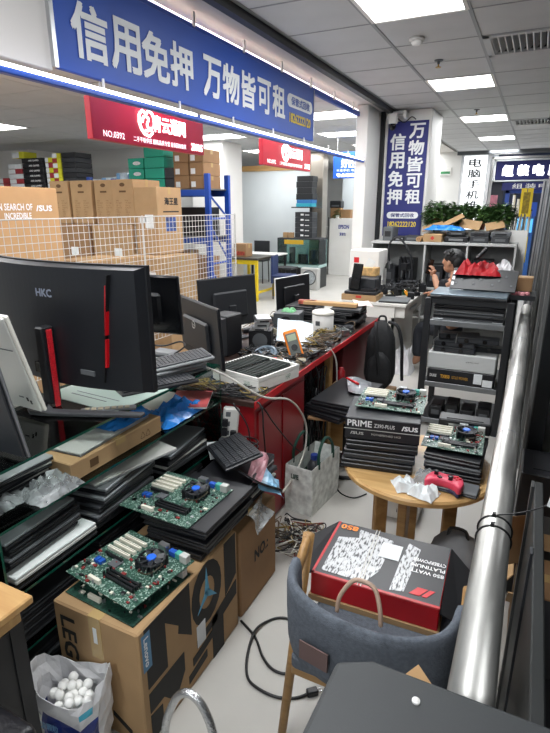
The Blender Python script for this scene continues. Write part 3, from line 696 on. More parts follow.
def motherboard(label, loc, rz=0, W=.30, D=.26, group=None, bm=None, fan=True, seed=1, rot=None):
    t = thing('motherboard', label, 'motherboard', loc, rz, group, rot)
    rnd = random.Random(seed)
    bm = bm or pcb
    MB().box(-W / 2, W / 2, -D / 2, D / 2, 0, .003).build('board', bm, t)
    # four cream expansion slots at the far left
    sm = cached('slot', lambda: MB().box(-.055, .055, -.006, .006, 0, .014).box(-.05, .05, -.0015, .0015, .013, .0145, 1).mesh('expansion_slot', [slotw, ink], bevel=.0015))
    for q in range(4): link('expansion_slot', sm, t, (-W * .27, D * .08 + q * .026, .003))
    link('expansion_slot', cached('slotb', lambda: MB().box(-.045, .045, -.005, .005, 0, .012).mesh('expansion_slot', blackp, bevel=.001)), t, (-W * .25, D * .08 - .028, .003))
    rm = cached('ramslot', lambda: MB().box(-.07, .07, -.004, .004, 0, .012).box(-.074, -.07, -.005, .005, 0, .02).box(.07, .074, -.005, .005, 0, .02).mesh('memory_slot', blackp, bevel=.001))
    for q in range(3): link('memory_slot', rm, t, (W * .12, -D * .2 - q * .014, .003))
    # ports along the far right edge
    MB().box(-.02, .02, -.012, .012, 0, .034).build('port', alum, t, loc=(W * .12, D * .42, .003), bevel=.002)
    MB().box(-.014, .014, -.01, .01, 0, .022).build('port', mat('vga_blue', '#2457b8', .4), t, loc=(W * .25, D * .43, .003), bevel=.002)
    MB().box(-.012, .012, -.011, .011, 0, .026).build('port', mat('audio_teal', '#4aa79a', .45), t, loc=(W * .34, D * .43, .003), bevel=.002)
    MB().box(-.016, .016, -.013, .013, 0, .03).build('port', silver, t, loc=(W * .43, D * .42, .003), bevel=.002)
    MB().box(-.028, .028, -.006, .006, 0, .016).build('power_connector', slotw, t, loc=(-W * .12, -D * .42, .003), bevel=.001)
    for q in range(2): MB().box(-.008, .008, -.012, .012, 0, .012).build('data_port', blueP, t, loc=(-W * .36 + .02 * q, -D * .16, .003), bevel=.001)
    MB().box(-.02, .02, -.02, .02, 0, .006).build('chip', midgrey, t, loc=(-W * .16, -D * .08, .003), bevel=.001)
    MB().box(-.012, .012, -.012, .012, 0, .002).build('chip', blackp, t, loc=(-W * .4, D * .3, .003))
    MB().cyl((0, 0, 0), (0, 0, .004), .01, n=16).build('battery', chrome, t, loc=(-W * .4, -D * .32, .003))
    cp = MB()
    for q in range(110):
        x = rnd.uniform(-W * .47, W * .47); y = rnd.uniform(-D * .47, D * .47)
        if -W * .47 < x < -W * .07 and D * .0 < y < D * .47: continue
        if rnd.random() < .5: cp.cyl((x, y, .003), (x, y, .003 + rnd.uniform(.004, .012)), .0034, n=6, mi=rnd.choice((0, 1, 1, 3)))
        else: cp.cb(x, y, .005, rnd.uniform(.005, .018), rnd.uniform(.005, .012), .005, rnd.choice((0, 1, 2, 3)))
    tag(cp.build('components', [blackp, alum, slotw, mat('pcb_red', '#8a2a2a', .5)], t), kind='stuff')
    if fan:
        c = (W * .19, D * .14, .003)
        hs = MB()
        for q in range(16):
            a = 2 * PI * q / 16
            hs.cb(.028 * math.cos(a), .028 * math.sin(a), .013, .03, .0025, .026, rz=a)
        hs.cyl((0, 0, 0), (0, 0, .022), .018, n=14)
        f0 = hs.build('heatsink', mat('dark_alloy', '#505358', .4, metal=.6), t, loc=c)
        fr = MB().tube([(.046 * math.cos(R(a)), .046 * math.sin(R(a)), .034) for a in range(0, 361, 20)], .004, n=6)
        for a in (45, 135, 225, 315): fr.cb(.05 * math.cos(R(a)), .05 * math.sin(R(a)), .018, .012, .008, .036, rz=R(a))
        fan_o = fr.build('cooling_fan', blackp, t, loc=c)
        for q in range(7):
            a = 2 * PI * q / 7
            MB().cb(.03 * math.cos(a), .03 * math.sin(a), .034, .03, .018, .002, rz=a, rx=R(28)).build('fan_blade', darkgrey, fan_o)
        MB().cyl((0, 0, .028), (0, 0, .040), .017, n=18).build('fan_hub', mat('hub_blue', '#2a6be0', .35), fan_o, bevel=.002)
        MB().tube([(.045, 0, .03), (.07, -.02, .045), (.05, -.06, .03), (.0, -.065, .02)], .0022, n=5, smooth=5).build('fan_cable', mat('fan_wire', '#3a3526', .5), fan_o)
    return t
def keyboard(label, loc, rz=0, w=.42, d=.14, group=None, rot=None, m=None, km=None, rows=6, cols_=18):
    t = thing('keyboard', label, 'keyboard', loc, rz, group, rot)
    m = m or blackp; km = km or darkgrey
    MB().box(-w / 2, w / 2, -d / 2, d / 2, 0, .014).build('base', m, t, bevel=.004)
    def mk():
        q = MB(); cw = (w - .02) / cols_; rw = (d - .02) / rows
        for r in range(rows):
            c = 0
            while c < cols_:
                n_ = 6 if (r == 0 and c == 4) else 1
                n_ = min(n_, cols_ - c)
                x0 = -w / 2 + .01 + c * cw; y0 = -d / 2 + .01 + r * rw
                q.box(x0 + .0015, x0 + cw * n_ - .0015, y0 + .0015, y0 + rw - .0015, .014, .02); c += n_
        return q.mesh('keys', km)
    link('keys', cached(('keys', w, d, rows, cols_, km.name), mk), t)
    return t
def monitor(label, loc, rz, w, h, tilt=0, back=None, stand=True, lift=.1, logo=None, logom=None, depth=.03, group=None, bezel=None, screen_out=True):
    """back faces local -Y, screen faces +Y; loc is the foot on its surface"""
    back = back or blackp
    t = thing('monitor', label, 'monitor', loc, rz, group)
    M = Matrix.Translation((0, 0, lift)) @ Matrix.Rotation(tilt, 4, 'X')
    def pl(o): o.matrix_basis = M @ o.matrix_basis; return o
    pl(MB().box(-w / 2, w / 2, 0, .012, 0, h).build('bezel', bezel or blackp, t, bevel=.003))
    pl(MB().box(-w / 2 + .012, w / 2 - .012, .0125, .0135, .015, h - .012).build('screen', blackg, t))
    pl(MB().box(-w / 2 + .004, w / 2 - .004, -.006, 0, .004, h - .004).build('rear_shell', back, t, bevel=.004))
    pl(MB().box(-w * .3, w * .3, -depth, -.006, h * .18, h * .72).build('rear_hump', back, t, bevel=.012))
    if logo == 'ring':
        pl(MB().tube([(.02 * math.cos(R(a)), -depth - .001, h * .62 + .02 * math.sin(R(a))) for a in range(0, 361, 20)], .0016, n=6).build('emblem', silver, t))
        pl(text(t, 'DELL', (0, -depth - .001, h * .62), .026, .009, silver, bold=.02))
    elif logo: pl(text(t, logo, (-w * .1, -depth - .001, h * .6), .09, .03, logom or silver, bold=.02))
    if stand:
        MB().box(-.03, .03, -.035, -.015, .01, lift + h * .45).build('stand_neck', back, t, bevel=.004)
        MB().prism([(-.11, -.09), (.11, -.09), (.09, .08), (-.09, .08)], 0, .012).build('stand_foot', back, t, bevel=.003)
    return t

# ================================================================== glass display case (left foreground)
GX0, GX1, GY0, GY1 = -1.74, -1.30, .82, 2.05
SH = (.97, .785, .55, .34, .1)
gc = thing('display_case', 'open glass display case with green edged shelves along the left', 'display case', (0, 0, 0))
def glass_slab(name, x0, x1, y0, y1, z0, z1):
    q = MB(); q.box(x0, x1, y0, y1, z0, z1)
    hor = (z1 - z0) < .02; ver = (y1 - y0) < .02
    q.mi = [0, 0, 1, 1, 1, 1] if hor else ([1, 1, 0, 1, 0, 1] if ver else [1, 1, 1, 0, 1, 0])
    return q.build(name, [glass, glass_edge], gc, recalc=False)
for z in SH: glass_slab('glass_shelf', GX0, GX1, GY0, GY1, z - .009, z)
for y in (GY0, GY1): glass_slab('glass_side', GX0, GX1 - .002, y - .004, y + .004, .0, .961)
glass_slab('glass_back', GX0 - .007, GX0 - .001, GY0, GY1, .0, .961)

ZT = .971
# ---- big curved monitor seen from behind
t = thing('curved_monitor', 'large black curved monitor seen from behind, red stripes, on the glass case', 'monitor', (-1.58, 1.27, ZT), R(-3))
hw, hh, z0 = .40, .455, .085
def shell(y_off, inset, top=0):
    q = MB(); nx = 24; vs = []; fs = []
    for j, z in enumerate((z0 + inset, z0 + hh - inset)):
        for i in range(nx + 1):
            x = -hw + inset + (2 * hw - 2 * inset) * i / nx
            zz = z - (.012 * (1 - (x / hw) ** 2) if j == 0 else 0)
            vs.append((x, y_off + .055 * (x / hw) ** 2, zz))
    return vs, nx
def curved(name, y0, y1, inset, m, parent):
    a, nx = shell(y0, inset); b, _ = shell(y1, inset * .4)
    q = MB(); n = nx + 1; vs = a + b; fs = []
    for i in range(nx):
        fs += [(i, i + 1, n + i + 1, n + i), (2 * n + i, 3 * n + i, 3 * n + i + 1, 2 * n + i + 1), (i, 2 * n + i, 2 * n + i + 1, i + 1), (n + i, n + i + 1, 3 * n + i + 1, 3 * n + i)]
    fs += [(0, n, 3 * n, 2 * n), (n - 1, 3 * n - 1, 4 * n - 1, 2 * n - 1)]
    q.add(vs, fs); return q.build(name, m, parent, smooth=False)
curved('rear_shell', .06, .10, .014, mat('monitor_back', '#1a1c21', .42, var=.12, scale=3), t)
curved('bezel', .10, .118, .0, blackp, t)
a, nx = shell(.119, .01); q = MB(); q.add(a, [(i, i + 1, nx + 1 + i + 1, nx + 1 + i) for i in range(nx)]); q.build('screen', blackg, t)
text(t, 'HKC', (-.015, .0595, z0 + .345), .085, .030, mat('logo_grey', '#8b93a3', .4), bold=.03)
rl = mat('red_stripe', '#c00c18', .35)
MB().prism([(.285, .475), (.290, .475), (.272, .30), (.264, .30)], .072, .094, axis='y').build('stripe', rl, t)
MB().prism([(.263, .285), (.271, .285), (.260, .18), (.252, .18)], .072, .092, axis='y').build('stripe', rl, t)
MB().prism([(.296, .51), (.300, .51), (.240, .12), (.236, .12)], .072, .092, axis='y').build('panel_seam', mat('seam_dark', '#08090b', .5), t)
MB().box(.13, .2, .064, .07, .14, .158).build('rating_label', midgrey, t)
MB().box(-.10, -.02, .045, .07, .12, .16).build('port_row', blackg, t)
st = MB().box(-.03, .012, .01, .062, .012, .31).build('stand_column', blackp, t, bevel=.005)
MB().box(.012, .018, .026, .05, .0, .30).build('stand_stripe', mat('stand_red', '#b3101e', .5, bump=.4, bscale=200, var=.3, scale=160), t, bevel=.002)
MB().prism([(-.04, -.055), (.0, -.075), (.05, -.06), (.38, .1), (.37, .13), (.05, -.01), (-.02, .02)], .0, .014).build('stand_foot', darkgrey, t, bevel=.003)
MB().prism([(-.02, .02), (.02, -.02), (-.28, .17), (-.3, .15)], .0, .014).build('stand_foot', darkgrey, t, bevel=.003)
# ---- silver monitor and dark monitor at the left edge
t = thing('monitor', 'silver white monitor with side ports leaning back at the left edge', 'monitor', (-1.715, 1.20, ZT), R(-3))
M = Matrix.Translation((0, 0, .025)) @ Matrix.Rotation(R(15), 4, 'X')
for o in (MB().box(-.26, .2, 0, .012, 0, .37).build('rear_shell', silver, t, bevel=.004), MB().box(-.26, .205, .012, .026, -.004, .374).build('bezel', mat('off_white', '#e2dfd5', .4), t, bevel=.004),
          MB().box(-.25, .195, .0262, .027, .006, .36).build('screen', blackg, t), MB().box(.150, .158, -.002, .001, .04, .055).box(.165, .173, -.002, .001, .03, .045).build('port', ink, t),
          MB().box(.11, .135, -.001, .001, .05, .056).build('badge', midgrey, t), MB().box(-.26, .19, -.003, .001, .25, .252).build('seam', midgrey, t)):
    o.matrix_basis = M @ o.matrix_basis
MB().box(-.12, .02, -.02, .10, 0, .012).build('stand_foot', silver, t, bevel=.003); MB().box(-.08, -.03, .02, .04, 0, .12).build('stand_neck', silver, t)
t = thing('monitor', 'dark slim monitor leaning at the far left edge, nearest on the glass', 'monitor', (-1.52, .93, ZT), R(0))
M = Matrix.Translation((0, 0, .012)) @ Matrix.Rotation(R(10), 4, 'X')
for o in (MB().box(-.2, .235, 0, .010, 0, .32).build('rear_shell', mat('slate_back', '#23262c', .5), t, bevel=.003), MB().box(-.2, .242, .010, .018, -.002, .324).build('bezel', mat('steel_edge', '#8d9095', .35, metal=.6), t, bevel=.002), MB().box(-.19, .23, .0182, .019, .01, .28).build('screen', blackg, t)):
    o.matrix_basis = M @ o.matrix_basis
MB().box(-.1, .05, -.03, .08, 0, .010).build('stand_foot', darkgrey, t, bevel=.003)
# second screen behind the curved one
monitor('glossy black monitor partly hidden behind the right end of the curved monitor', (-1.55, 1.80, ZT), R(6), .42, .26, R(4), blackg, True, .19)
# ---- keyboards and small parts at the far end of the glass
G6 = 'keyboards on the glass case'
keyboard('loose grey laptop keyboard tilted on a pile at the far end of the glass', (-1.40, 1.83, ZT + .055), R(62), .34, .13, G6, rot=(R(6), R(-4), R(58)), m=mat('kb_grey', '#8f9294', .5), km=darkgrey)
keyboard('grey keyboard lying beneath the tilted keyboard', (-1.43, 1.80, ZT + .026), R(70), .36, .14, G6, m=mat('kb_grey', '#8f9294', .5), km=blackp)
keyboard('black keyboard near the front edge of the glass beside the curved monitor', (-1.37, 1.66, ZT), R(60), .34, .12, G6)
laptop('thin silver drive tray under the two grey keyboards', (-1.45, 1.84, ZT), R(70), .3, .2, .024, alum, midgrey)
t = thing('adapter', 'grey metal adapter box with a looped cable on the glass end', 'adapter', (-1.56, 1.96, ZT + .0))
MB().box(-.07, .07, -.05, .05, .0, .035).build('body', alum, t, bevel=.006); MB().box(-.06, .06, -.045, .045, .035, .06).build('cover', mat('kb_grey', '#8f9294', .5), t, bevel=.008)
MB().tube([(.06, .0, .05), (.11, .02, .09), (.06, .05, .1), (-.02, .03, .075), (-.09, -.02, .08), (-.09, -.05, .03)], .004, smooth=6).build('cable', cable_b, t)

# ---- second shelf
c = carton('flat brown carton with black label on the second glass shelf', -1.56, -1.33, 1.13, 1.62, .787, .857, kraft, seam=False)
MB().box(-.05, .02, -.247, -.245, .012, .035).build('label', ink, c); text(c, 'Lenovo', (-.015, -.248, .023), .05, .012, inkwhite)
text(c, 'ThinkBook Carton', (-.04, -.2465, .055), .13, .012, inkbrown); MB().box(.115, .1165, -.16, -.12, .02, .05).build('print', inkbrown, c); text(c, '♺♺', (.117, .14, .03), .06, .03, inkbrown, 'right')
laptop('thin grey tablet panel lying on the flat brown carton', (-1.45, 1.38, .858), R(93), .40, .2, .012, silver, alum)
def crumple(name, label, loc, sx, sy, sz, m, seed, cat='bag', n=10, thick=0, rz=0):
    rnd = random.Random(seed); t = thing(name, label, cat, loc, rz)
    H = [[rnd.uniform(.25, 1) for _ in range(n + 1)] for _ in range(n + 1)]
    def fn(u, v):
        i, j = round(u * n), round(v * n); e = min(1, 5 * min(u, 1 - u, v, 1 - v))
        return ((u - .5) * sx + rnd.uniform(-.03, .03) * sx, (v - .5) * sy + rnd.uniform(-.03, .03) * sy, .002 + sz * H[i][j] * e)
    MB().grid(n, n, fn).build('film', m, t, thick=.0015)
    return t
crumple('plastic_bag', 'crumpled blue film bag on the tablet panel', (-1.44, 1.50, .871), .16, .24, .04, bluebag, 3)
crumple('plastic_bag', 'blue film sheet hanging over the shelf near the far end', (-1.40, 1.80, .786), .18, .32, .06, bluebag, 5)
crumple('plastic_bag', 'clear bubble wrap sheet hanging in front of the flat brown carton', (-1.36, 1.06, .787), .13, .18, .06, mat('clear_film', '#a9adae', .15, var=.3, scale=30, bump=.6, bscale=50, alpha=.5), 8)
crumple('plastic_bag', 'clear crumpled film at the near end of the second shelf', (-1.5, .93, .787), .24, .18, .04, MATS['clear_film'], 9)
laptop('large silver laptop lid lying behind the brown carton on the second shelf', (-1.47, 1.83, .787), R(90), .36, .24, .014, silver, alum)
for k in range(5):
    laptop('dark laptop in the left stack on the second shelf, %s from below' % ['first', 'second', 'third', 'fourth', 'fifth'][k], (-1.55 + .01 * k, .99, .787 + .019 * k), R(84 + 5 * (k % 3)), .28, .21, .018, [midgrey, silver, darkgrey, silver, MATS['kb_grey']][k], None, 'laptops in the display case')
# ---- third shelf
sp3 = [(-1.47, 1.0, darkgrey), (-1.45, 1.0, midgrey), (-1.46, 1.01, blackp), (-1.47, 1.0, mat('steel_lid', '#8d9194', .35, metal=.5))]
for k, (x, y, m_) in enumerate(sp3):
    laptop('closed dark laptop above the white one on the third glass shelf, %s from below' % ['first', 'second', 'third', 'topmost'][k], (x, y, .606 + .026 * k), R(91 + k), .30, .24, .025, m_, None, 'laptops in the display case')
z = .552
for k, m_ in enumerate((blackp, midgrey, darkgrey, mat('steel_lid', '#8d9194', .35, metal=.5), MATS['steel_lid'])):
    laptop('thick closed laptop in the middle stack on the third shelf, %s from below' % ['first', 'second', 'third', 'fourth', 'topmost'][k], (-1.45 + .008 * (k % 2), 1.36 + .01 * k, z), R(90 + 2 * k), .34, .25, .03, m_, None, 'laptops in the display case'); z += .031
laptop('pale silver laptop panel sliding off the middle stack on the third shelf', (-1.42, 1.46, z), R(78), .40, .24, .012, silver, alum)
for k in range(4):
    laptop('closed dark laptop in the far stack on the third shelf, %s from below' % ['first', 'second', 'third', 'topmost'][k], (-1.46, 1.80, .552 + .026 * k), R(88 + 3 * k), .34, .25, .025, [midgrey, silver, blackp, MATS['steel_lid']][k], None, 'laptops in the display case')
# ---- fourth shelf and base
laptop('white closed laptop low in the near stack on the third glass shelf', (-1.415, 1.02, .578), R(90), .34, .22, .027, mat('laptop_white', '#d9dfdd', .35), silver, None, 'H')
laptop('black laptop under the white laptop on the third shelf', (-1.425, 1.02, .552), R(90), .35, .235, .025, blackp, None, 'laptops in the display case')
for k in range(4):
    laptop('black laptop at the near end of the fourth shelf, %s' % ['lowest', 'second from below', 'third from below', 'topmost'][k], (-1.44, 1.0, .342 + .028 * k), R(90), .31, .235, .027, blackp, None, 'laptops in the display case')
for yy, nm in ((1.38, 'middle'), (1.76, 'far')):
    for k in range(5):
        laptop('black laptop in the %s stack on the fourth shelf, %s from below' % (nm, ['first', 'second', 'third', 'fourth', 'topmost'][k]), (-1.46 + .01 * (k % 2), yy, .342 + .03 * k), R(90 + 2 * (k % 3)), .33, .25, .028, blackp, None, 'laptops in the display case')
for yy, nm in ((1.02, 'near'), (1.4, 'middle'), (1.78, 'far')):
    for k in range(5):
        laptop('black laptop on the lowest shelf, %s stack, %s from below' % (nm, ['first', 'second', 'third', 'fourth', 'topmost'][k]), (-1.47 + .012 * (k % 2), yy, .102 + .03 * k), R(90 + 2 * (k % 3)), .33, .25, .028, [blackp, darkgrey][k % 2], None, 'laptops in the display case')

# ================================================================== big cartons in front of the case
c = carton('big brown carton with huge cropped black letters carrying motherboards', -1.285, -.93, .95, 1.55, 0, .46, kraft, seam=False, tape=False)
# local centre (-1.1075, 1.25); right face x=.1775, front face y=-.30
MB().box(-.02, .03, -.302, -.300, .30, .461).build('tape', tapem, c); MB().box(-.02, .03, -.30, .30, .46, .4612).build('tape', tapem, c)
MB().box(-.003, .012, -.3035, -.302, .36, .42).build('sticker', paper, c)
text(c, 'LEGION', (-.115, -.302, .235), .36, .066, ink, 'front', bold=.025, roll=-PI / 2)
MB().prism([(.045, .10), (.12, .05), (.12, .03), (.045, .08)], -.302, -.300, axis='y').build('hand_hole', ink, c)
X = .1785
def face(poly, m, nm='print'): return MB().prism(poly, X - .001, X + .0006, axis='x').build(nm, m, c)
# huge cropped dark letters on the right face
face([(-.27, .455), (-.03, .455), (-.03, .33), (-.10, .33), (-.17, .40), (-.17, .22), (-.27, .22)], ink)
face([(-.105, .30), (-.03, .23), (-.03, .33), (-.10, .33)], ink)
O = []
for rr in (1, .5): O.append([(.075 + .10 * rr * math.cos(R(a)), .335 + .13 * rr * math.sin(R(a))) for a in range(0, 361, 20)])
q = MB(); n = len(O[0])
q.add([(X + .0006, y, z) for y, z in O[0]] + [(X + .0006, y, z) for y, z in O[1]], [(i, i + 1, n + i + 1, n + i) for i in range(n - 1)]); q.build('print', ink, c)
face([(.20, .46), (.285, .46), (.285, .27), (.20, .22)], ink)
face([(-.27, .20), (-.08, .20), (-.08, .12), (-.14, .04), (-.2, .12), (-.27, .12)], ink)
for k in range(3): face([(-.06 + .03 * k, .03 + .055 * k), (.06 + .04 * k, .05 + .055 * k), (.06 + .04 * k, .085 + .055 * k), (-.06 + .03 * k, .065 + .055 * k)], ink)
face([(.10, .19), (.285, .24), (.285, .17), (.18, .15), (.18, .0), (.10, .0)], ink)
face([(-.27, .11), (-.21, .10), (-.21, .005), (-.27, .005)], ink)
MB().prism([(-.285, .44), (-.245, .44), (-.245, .30), (-.285, .30)], X + .0005, X + .0012, axis='x').build('logo_patch', mat('lenovo_blue', '#5a86a8', .6), c)
text(c, 'Lenovo', (X + .0015, -.265, .37), .11, .022, inkwhite, 'right', bold=.02, roll=-PI / 2)
cy = mat('cyan_ink', '#5aa0c0', .6)
for a in (90, 210, 330): MB().prism([(.075 + .016 * math.cos(R(a - 90)), .335 + .016 * math.sin(R(a - 90))), (.075 + .075 * math.cos(R(a)) , .335 + .11 * math.sin(R(a))), (.075 + .016 * math.cos(R(a + 90)), .335 + .016 * math.sin(R(a + 90)))], X + .0005, X + .0014, axis='x').build('star_logo', cy, c)
MB().box(X, X + .001, .0, .055, .14, .235).build('sticker', paper, c)
c = carton('brown carton printed NO.: on its side next to the floor cables', -1.29, -.935, 1.58, 1.92, 0, .42, kraft2, seam=False)
text(c, 'NO.:', (.1785, .02, .23), .13, .06, ink, 'right', bold=.03)
G7 = 'motherboards on the cartons'
motherboard('dark lower motherboard underneath another on the big lettered carton', (-1.105, 1.12, .463), R(-4), .31, .28, G7, pcb, False, 4)
motherboard('green motherboard with blue hubbed fan on top, nearest on the big lettered carton', (-1.11, 1.14, .515), R(-8), .325, .285, G7, pcb2, True, 5)
for x in (-1.22, -.99):   # small foam blocks between the two boards
    pass
lapz = .462
for k in range(5):
    laptop('flat black laptop in the stack under the rear motherboard, %s from below' % ['first', 'second', 'third', 'fourth', 'topmost'][k], (-1.08 + .012 * (k % 3), 1.50 + .01 * (k % 2), lapz), R(90 + 3 * (k % 2)), .36, .27 if k < 4 else .30, .026, [blackp, darkgrey, blackp, blackp, blackp][k], None, 'laptops on the cartons'); lapz += .0268
motherboard('green motherboard with blue hubbed fan on the black laptop stack', (-1.15, 1.465, lapz + .001), R(-2), .335, .30, G7, pcb2, True, 6)
# open laptop pieces, papers and bags behind the rear motherboard
keyboard('black laptop keyboard deck propped at an angle behind the rear motherboard', (-1.12, 1.86, .625), 0, .33, .18, None, rot=(R(14), R(-6), R(-42)), rows=6, cols_=15)
for k in range(6):
    laptop('slim dark laptop in the pile on the NO. carton, %s from below' % ['first', 'second', 'third', 'fourth', 'fifth', 'topmost'][k], (-1.12 + .01 * (k % 2), 1.865, .422 + .024 * k), R(86 + 4 * (k % 3)), .33, .25, .023, [blackp, silver, blackp, darkgrey, alum, blackp][k], None, 'laptops on the cartons')
def sheet(name, label, loc, sx, sy, m, rot, cat='paper', wave=.01, seed=0):
    rnd = random.Random(seed); t = thing(name, label, cat, loc, 0, None, rot)
    MB().grid(6, 6, lambda u, v: ((u - .5) * sx, (v - .5) * sy, wave * math.sin(5 * u + 3 * v + seed) + rnd.uniform(0, wave * .5))).build('sheet', m, t, thick=.0012)
    return t
sheet('plastic_sheet', 'pink translucent film poking out of the laptop pile', (-1.0, 1.87, .575), .07, .2, mat('pink_film', '#a8747c', .4, var=.15, scale=20), (R(10), R(30), R(20)), 'film', .012, 2)
sheet('plastic_sheet', 'pale blue film sleeve hanging off the laptop pile by the red cabinet', (-.945, 1.88, .505), .13, .16, mat('paleblue_film', '#7fb0cf', .35, var=.2, scale=20), (R(8), R(38), R(35)), 'film', .014, 4)
sheet('plastic_sheet', 'clear grey film bag draped over the edge of the NO. carton', (-.915, 1.72, .44), .1, .16, MATS['clear_film'], (R(0), R(55), R(8)), 'film', .014, 6)
laptop('black tablet standing slanted between the blue film and the laptop pile', (-.955, 1.80, .545), 0, .22, .13, .01, blackg, blackp, rot=(R(8), R(35), R(80)))

# ================================================================== red desk row
rd = thing('red_desk', 'long red laminate repair counter with glossy top and open kneehole', 'desk', (0, 0, 0))
DX0, DX1, DZ = -1.98, -1.13, .79
MB().box(DX0, DX1, 2.08, 4.35, DZ - .03, DZ).build('desk_top', mat('dark_red_top', '#35241f', .4, var=.4, scale=6), rd, bevel=.003)
MB().box(DX1, DX1 + .006, 2.08, 4.35, DZ - .035, DZ + .002).build('edge_band', redp, rd)
MB().box(-1.75, DX1 - .012, 2.10, 2.74, 0.01, DZ - .031).build('cabinet', red, rd, bevel=.004)
MB().box(DX1 - .011, DX1 - .004, 2.13, 2.40, .06, DZ - .07).build('cabinet_door', red, rd, bevel=.002)
MB().box(DX1 - .011, DX1 - .004, 2.42, 2.71, .06, DZ - .07).build('cabinet_door', red, rd, bevel=.002)
MB().box(-1.75, DX1 - .012, 3.45, 4.3, .01, DZ - .031).build('cabinet', mat('maroon', '#5a1519', .45), rd, bevel=.004)
MB().box(DX1 - .06, DX1 - .02, 3.2, 3.26, 0, DZ - .031).build('leg', pale_wood, rd)
MB().box(-1.9, -1.86, 2.75, 3.45, .05, DZ - .031).build('back_panel', mat('kneehole_shade', '#2a1213', .6), rd)  # darkness of the kneehole is put into this panel's colour
ZD = DZ + .001
# power strip on cabinet face
t = thing('power_strip', 'white power strip with black plugs hanging on the red cabinet', 'power strip', (-1.27, 2.078, .625), 0, rot=(0, R(6), R(32)))
MB().box(-.04, .04, -.02, .018, -.10, .12).build('body', mat('strip_white', '#d7d6d0', .4), t, bevel=.008)
for k in range(4):
    MB().box(-.028, -.004, -.021, -.0195, .075 - .05 * k, .10 - .05 * k).build('socket', midgrey, t)
for x, z in ((-.03, .05), (-.03, .0), (.015, -.01), (.02, -.07)):
    MB().cyl((x, -.02, z), (x, -.055, z), .016, n=10).box(x - .014, x + .014, -.05, -.03, z - .018, z + .018).build('plug', blackp, t)
MB().cyl((-.035, -.02, -.055), (-.035, -.055, -.055), .018, n=10).build('plug', midgrey, t)
# dell monitor, PC tower, rear monitor
monitor('black office monitor seen from behind with round silver emblem, beside the red desk end', (-1.61, 2.36, ZD), R(-33), .56, .335, R(4), mat('dell_back', '#202226', .5), True, .085, 'ring')
monitor('plain black monitor seen from behind, standing behind the round emblem monitor', (-1.90, 3.16, ZD), R(70), .52, .36, R(-4), mat('dell_back', '#202226', .5), True, .08)
t = thing('mini_pc', 'small black desktop computer with round silver emblem on the red desk', 'computer', (-1.72, 2.80, ZD), R(-6))
MB().box(-.07, .07, -.08, .08, 0, .26).build('case', blackp, t, bevel=.006)
MB().box(-.066, .066, -.134, -.08, .01, .25).build('front_panel', darkgrey, t, bevel=.002)
MB().tube([(.018 * math.cos(R(a)), -.136, .15 + .022 * math.sin(R(a))) for a in range(0, 361, 24)], .002, n=5).build('emblem', silver, t)
MB().box(-.05, -.02, -.1355, -.134, .22, .232).build('button', silver, t)
# white foam tray full of chips at the desk front
t = thing('foam_tray', 'white foam tray box filled with dark memory modules on the desk corner', 'tray', (-1.30, 2.42, ZD), R(-14))
fm = mat('foam_white', '#e2e1dc', .7, var=.03, scale=20)
MB().box(-.17, .17, -.17, .17, 0, .055).build('body', fm, t, bevel=.004)
f = MB()
for a in (-1, 1): f.box(a * .165 - .006, a * .165 + .006, -.17, .17, .055, .075); f.box(-.17, .17, a * .165 - .006, a * .165 + .006, .055, .075)
f.build('rim', fm, t)
text(t, 'HAP', (.09, -.1715, .03), .04, .03, mat('faint_green', '#7d9a88', .6), 'front'); text(t, 'HAP', (.1715, .07, .03), .04, .03, MATS['faint_green'], 'right')
mm = MB().box(-.065, .065, -.002, .002, 0, .03).box(-.06, .06, -.004, .004, .006, .024, 1).mesh('memory_module', [mat('dark_pcb', '#22302a', .5, var=.4, scale=60), mat('slab_grey', '#4a4d50', .4, metal=.3)])
for r in range(2):
    for k in range(14):
        o = thing('memory_module', 'dark memory stick standing in the white foam tray', 'memory module', (0, 0, 0), 0, 'memory sticks in the foam tray')
        o.matrix_world = Matrix.Translation((-1.30, 2.42, ZD + .056)) @ Matrix.Rotation(R(-14), 4, 'Z') @ Matrix.Translation((-.08 + .15 * r, -.145 + .022 * k, 0)) @ Matrix.Rotation(R(25), 4, 'X')
        link('stick', mm, o)
# hard drives / devices around
def drive(label, loc, rz, group='metal drives on the red desk', w=.10, d=.147, h=.026):
    t = thing('hard_drive', label, 'hard drive', loc, rz, group)
    link('case', cached(('hd', w, d, h), lambda: MB().box(-w / 2, w / 2, -d / 2, d / 2, 0, h).mesh('case', alum, bevel=.002)), t)
    link('label_sticker', cached(('hdl', w, d, h), lambda: MB().box(-w * .42, w * .42, -d * .2, d * .42, h, h + .0006).mesh('label_sticker', paper)), t)
    link('connector', cached(('hdc', w, d), lambda: MB().box(-w * .3, w * .3, -d / 2 - .002, -d / 2, .003, .012).mesh('connector', blackp)), t)
    return t
t = thing('power_supply', 'black metal power supply box under a stack of drives on the desk', 'power supply', (-1.58, 3.02, ZD), R(20))
MB().box(-.075, .075, -.07, .07, 0, .13).build('case', blackp, t, bevel=.003); MB().cyl((.0, -.0705, .065), (0, -.073, .065), .05, n=20).build('fan_grille', midgrey, t)
for k in range(3): drive('silver hard drive stacked on the power supply, %s one' % ['bottom', 'middle', 'top'][k], (-1.58 + .006 * k, 3.02, ZD + .131 + .028 * k), R(20 + 8 * k))
t = thing('power_supply', 'grey metal box unit near the white monitor on the red desk', 'power supply', (-1.66, 3.64, ZD), R(10))
MB().box(-.10, .10, -.09, .09, 0, .13).build('case', mat('psu_grey', '#4b4f52', .45), t, bevel=.004); MB().cyl((0, -.091, .065), (0, -.093, .065), .045, n=18).build('fan_grille', blackp, t)
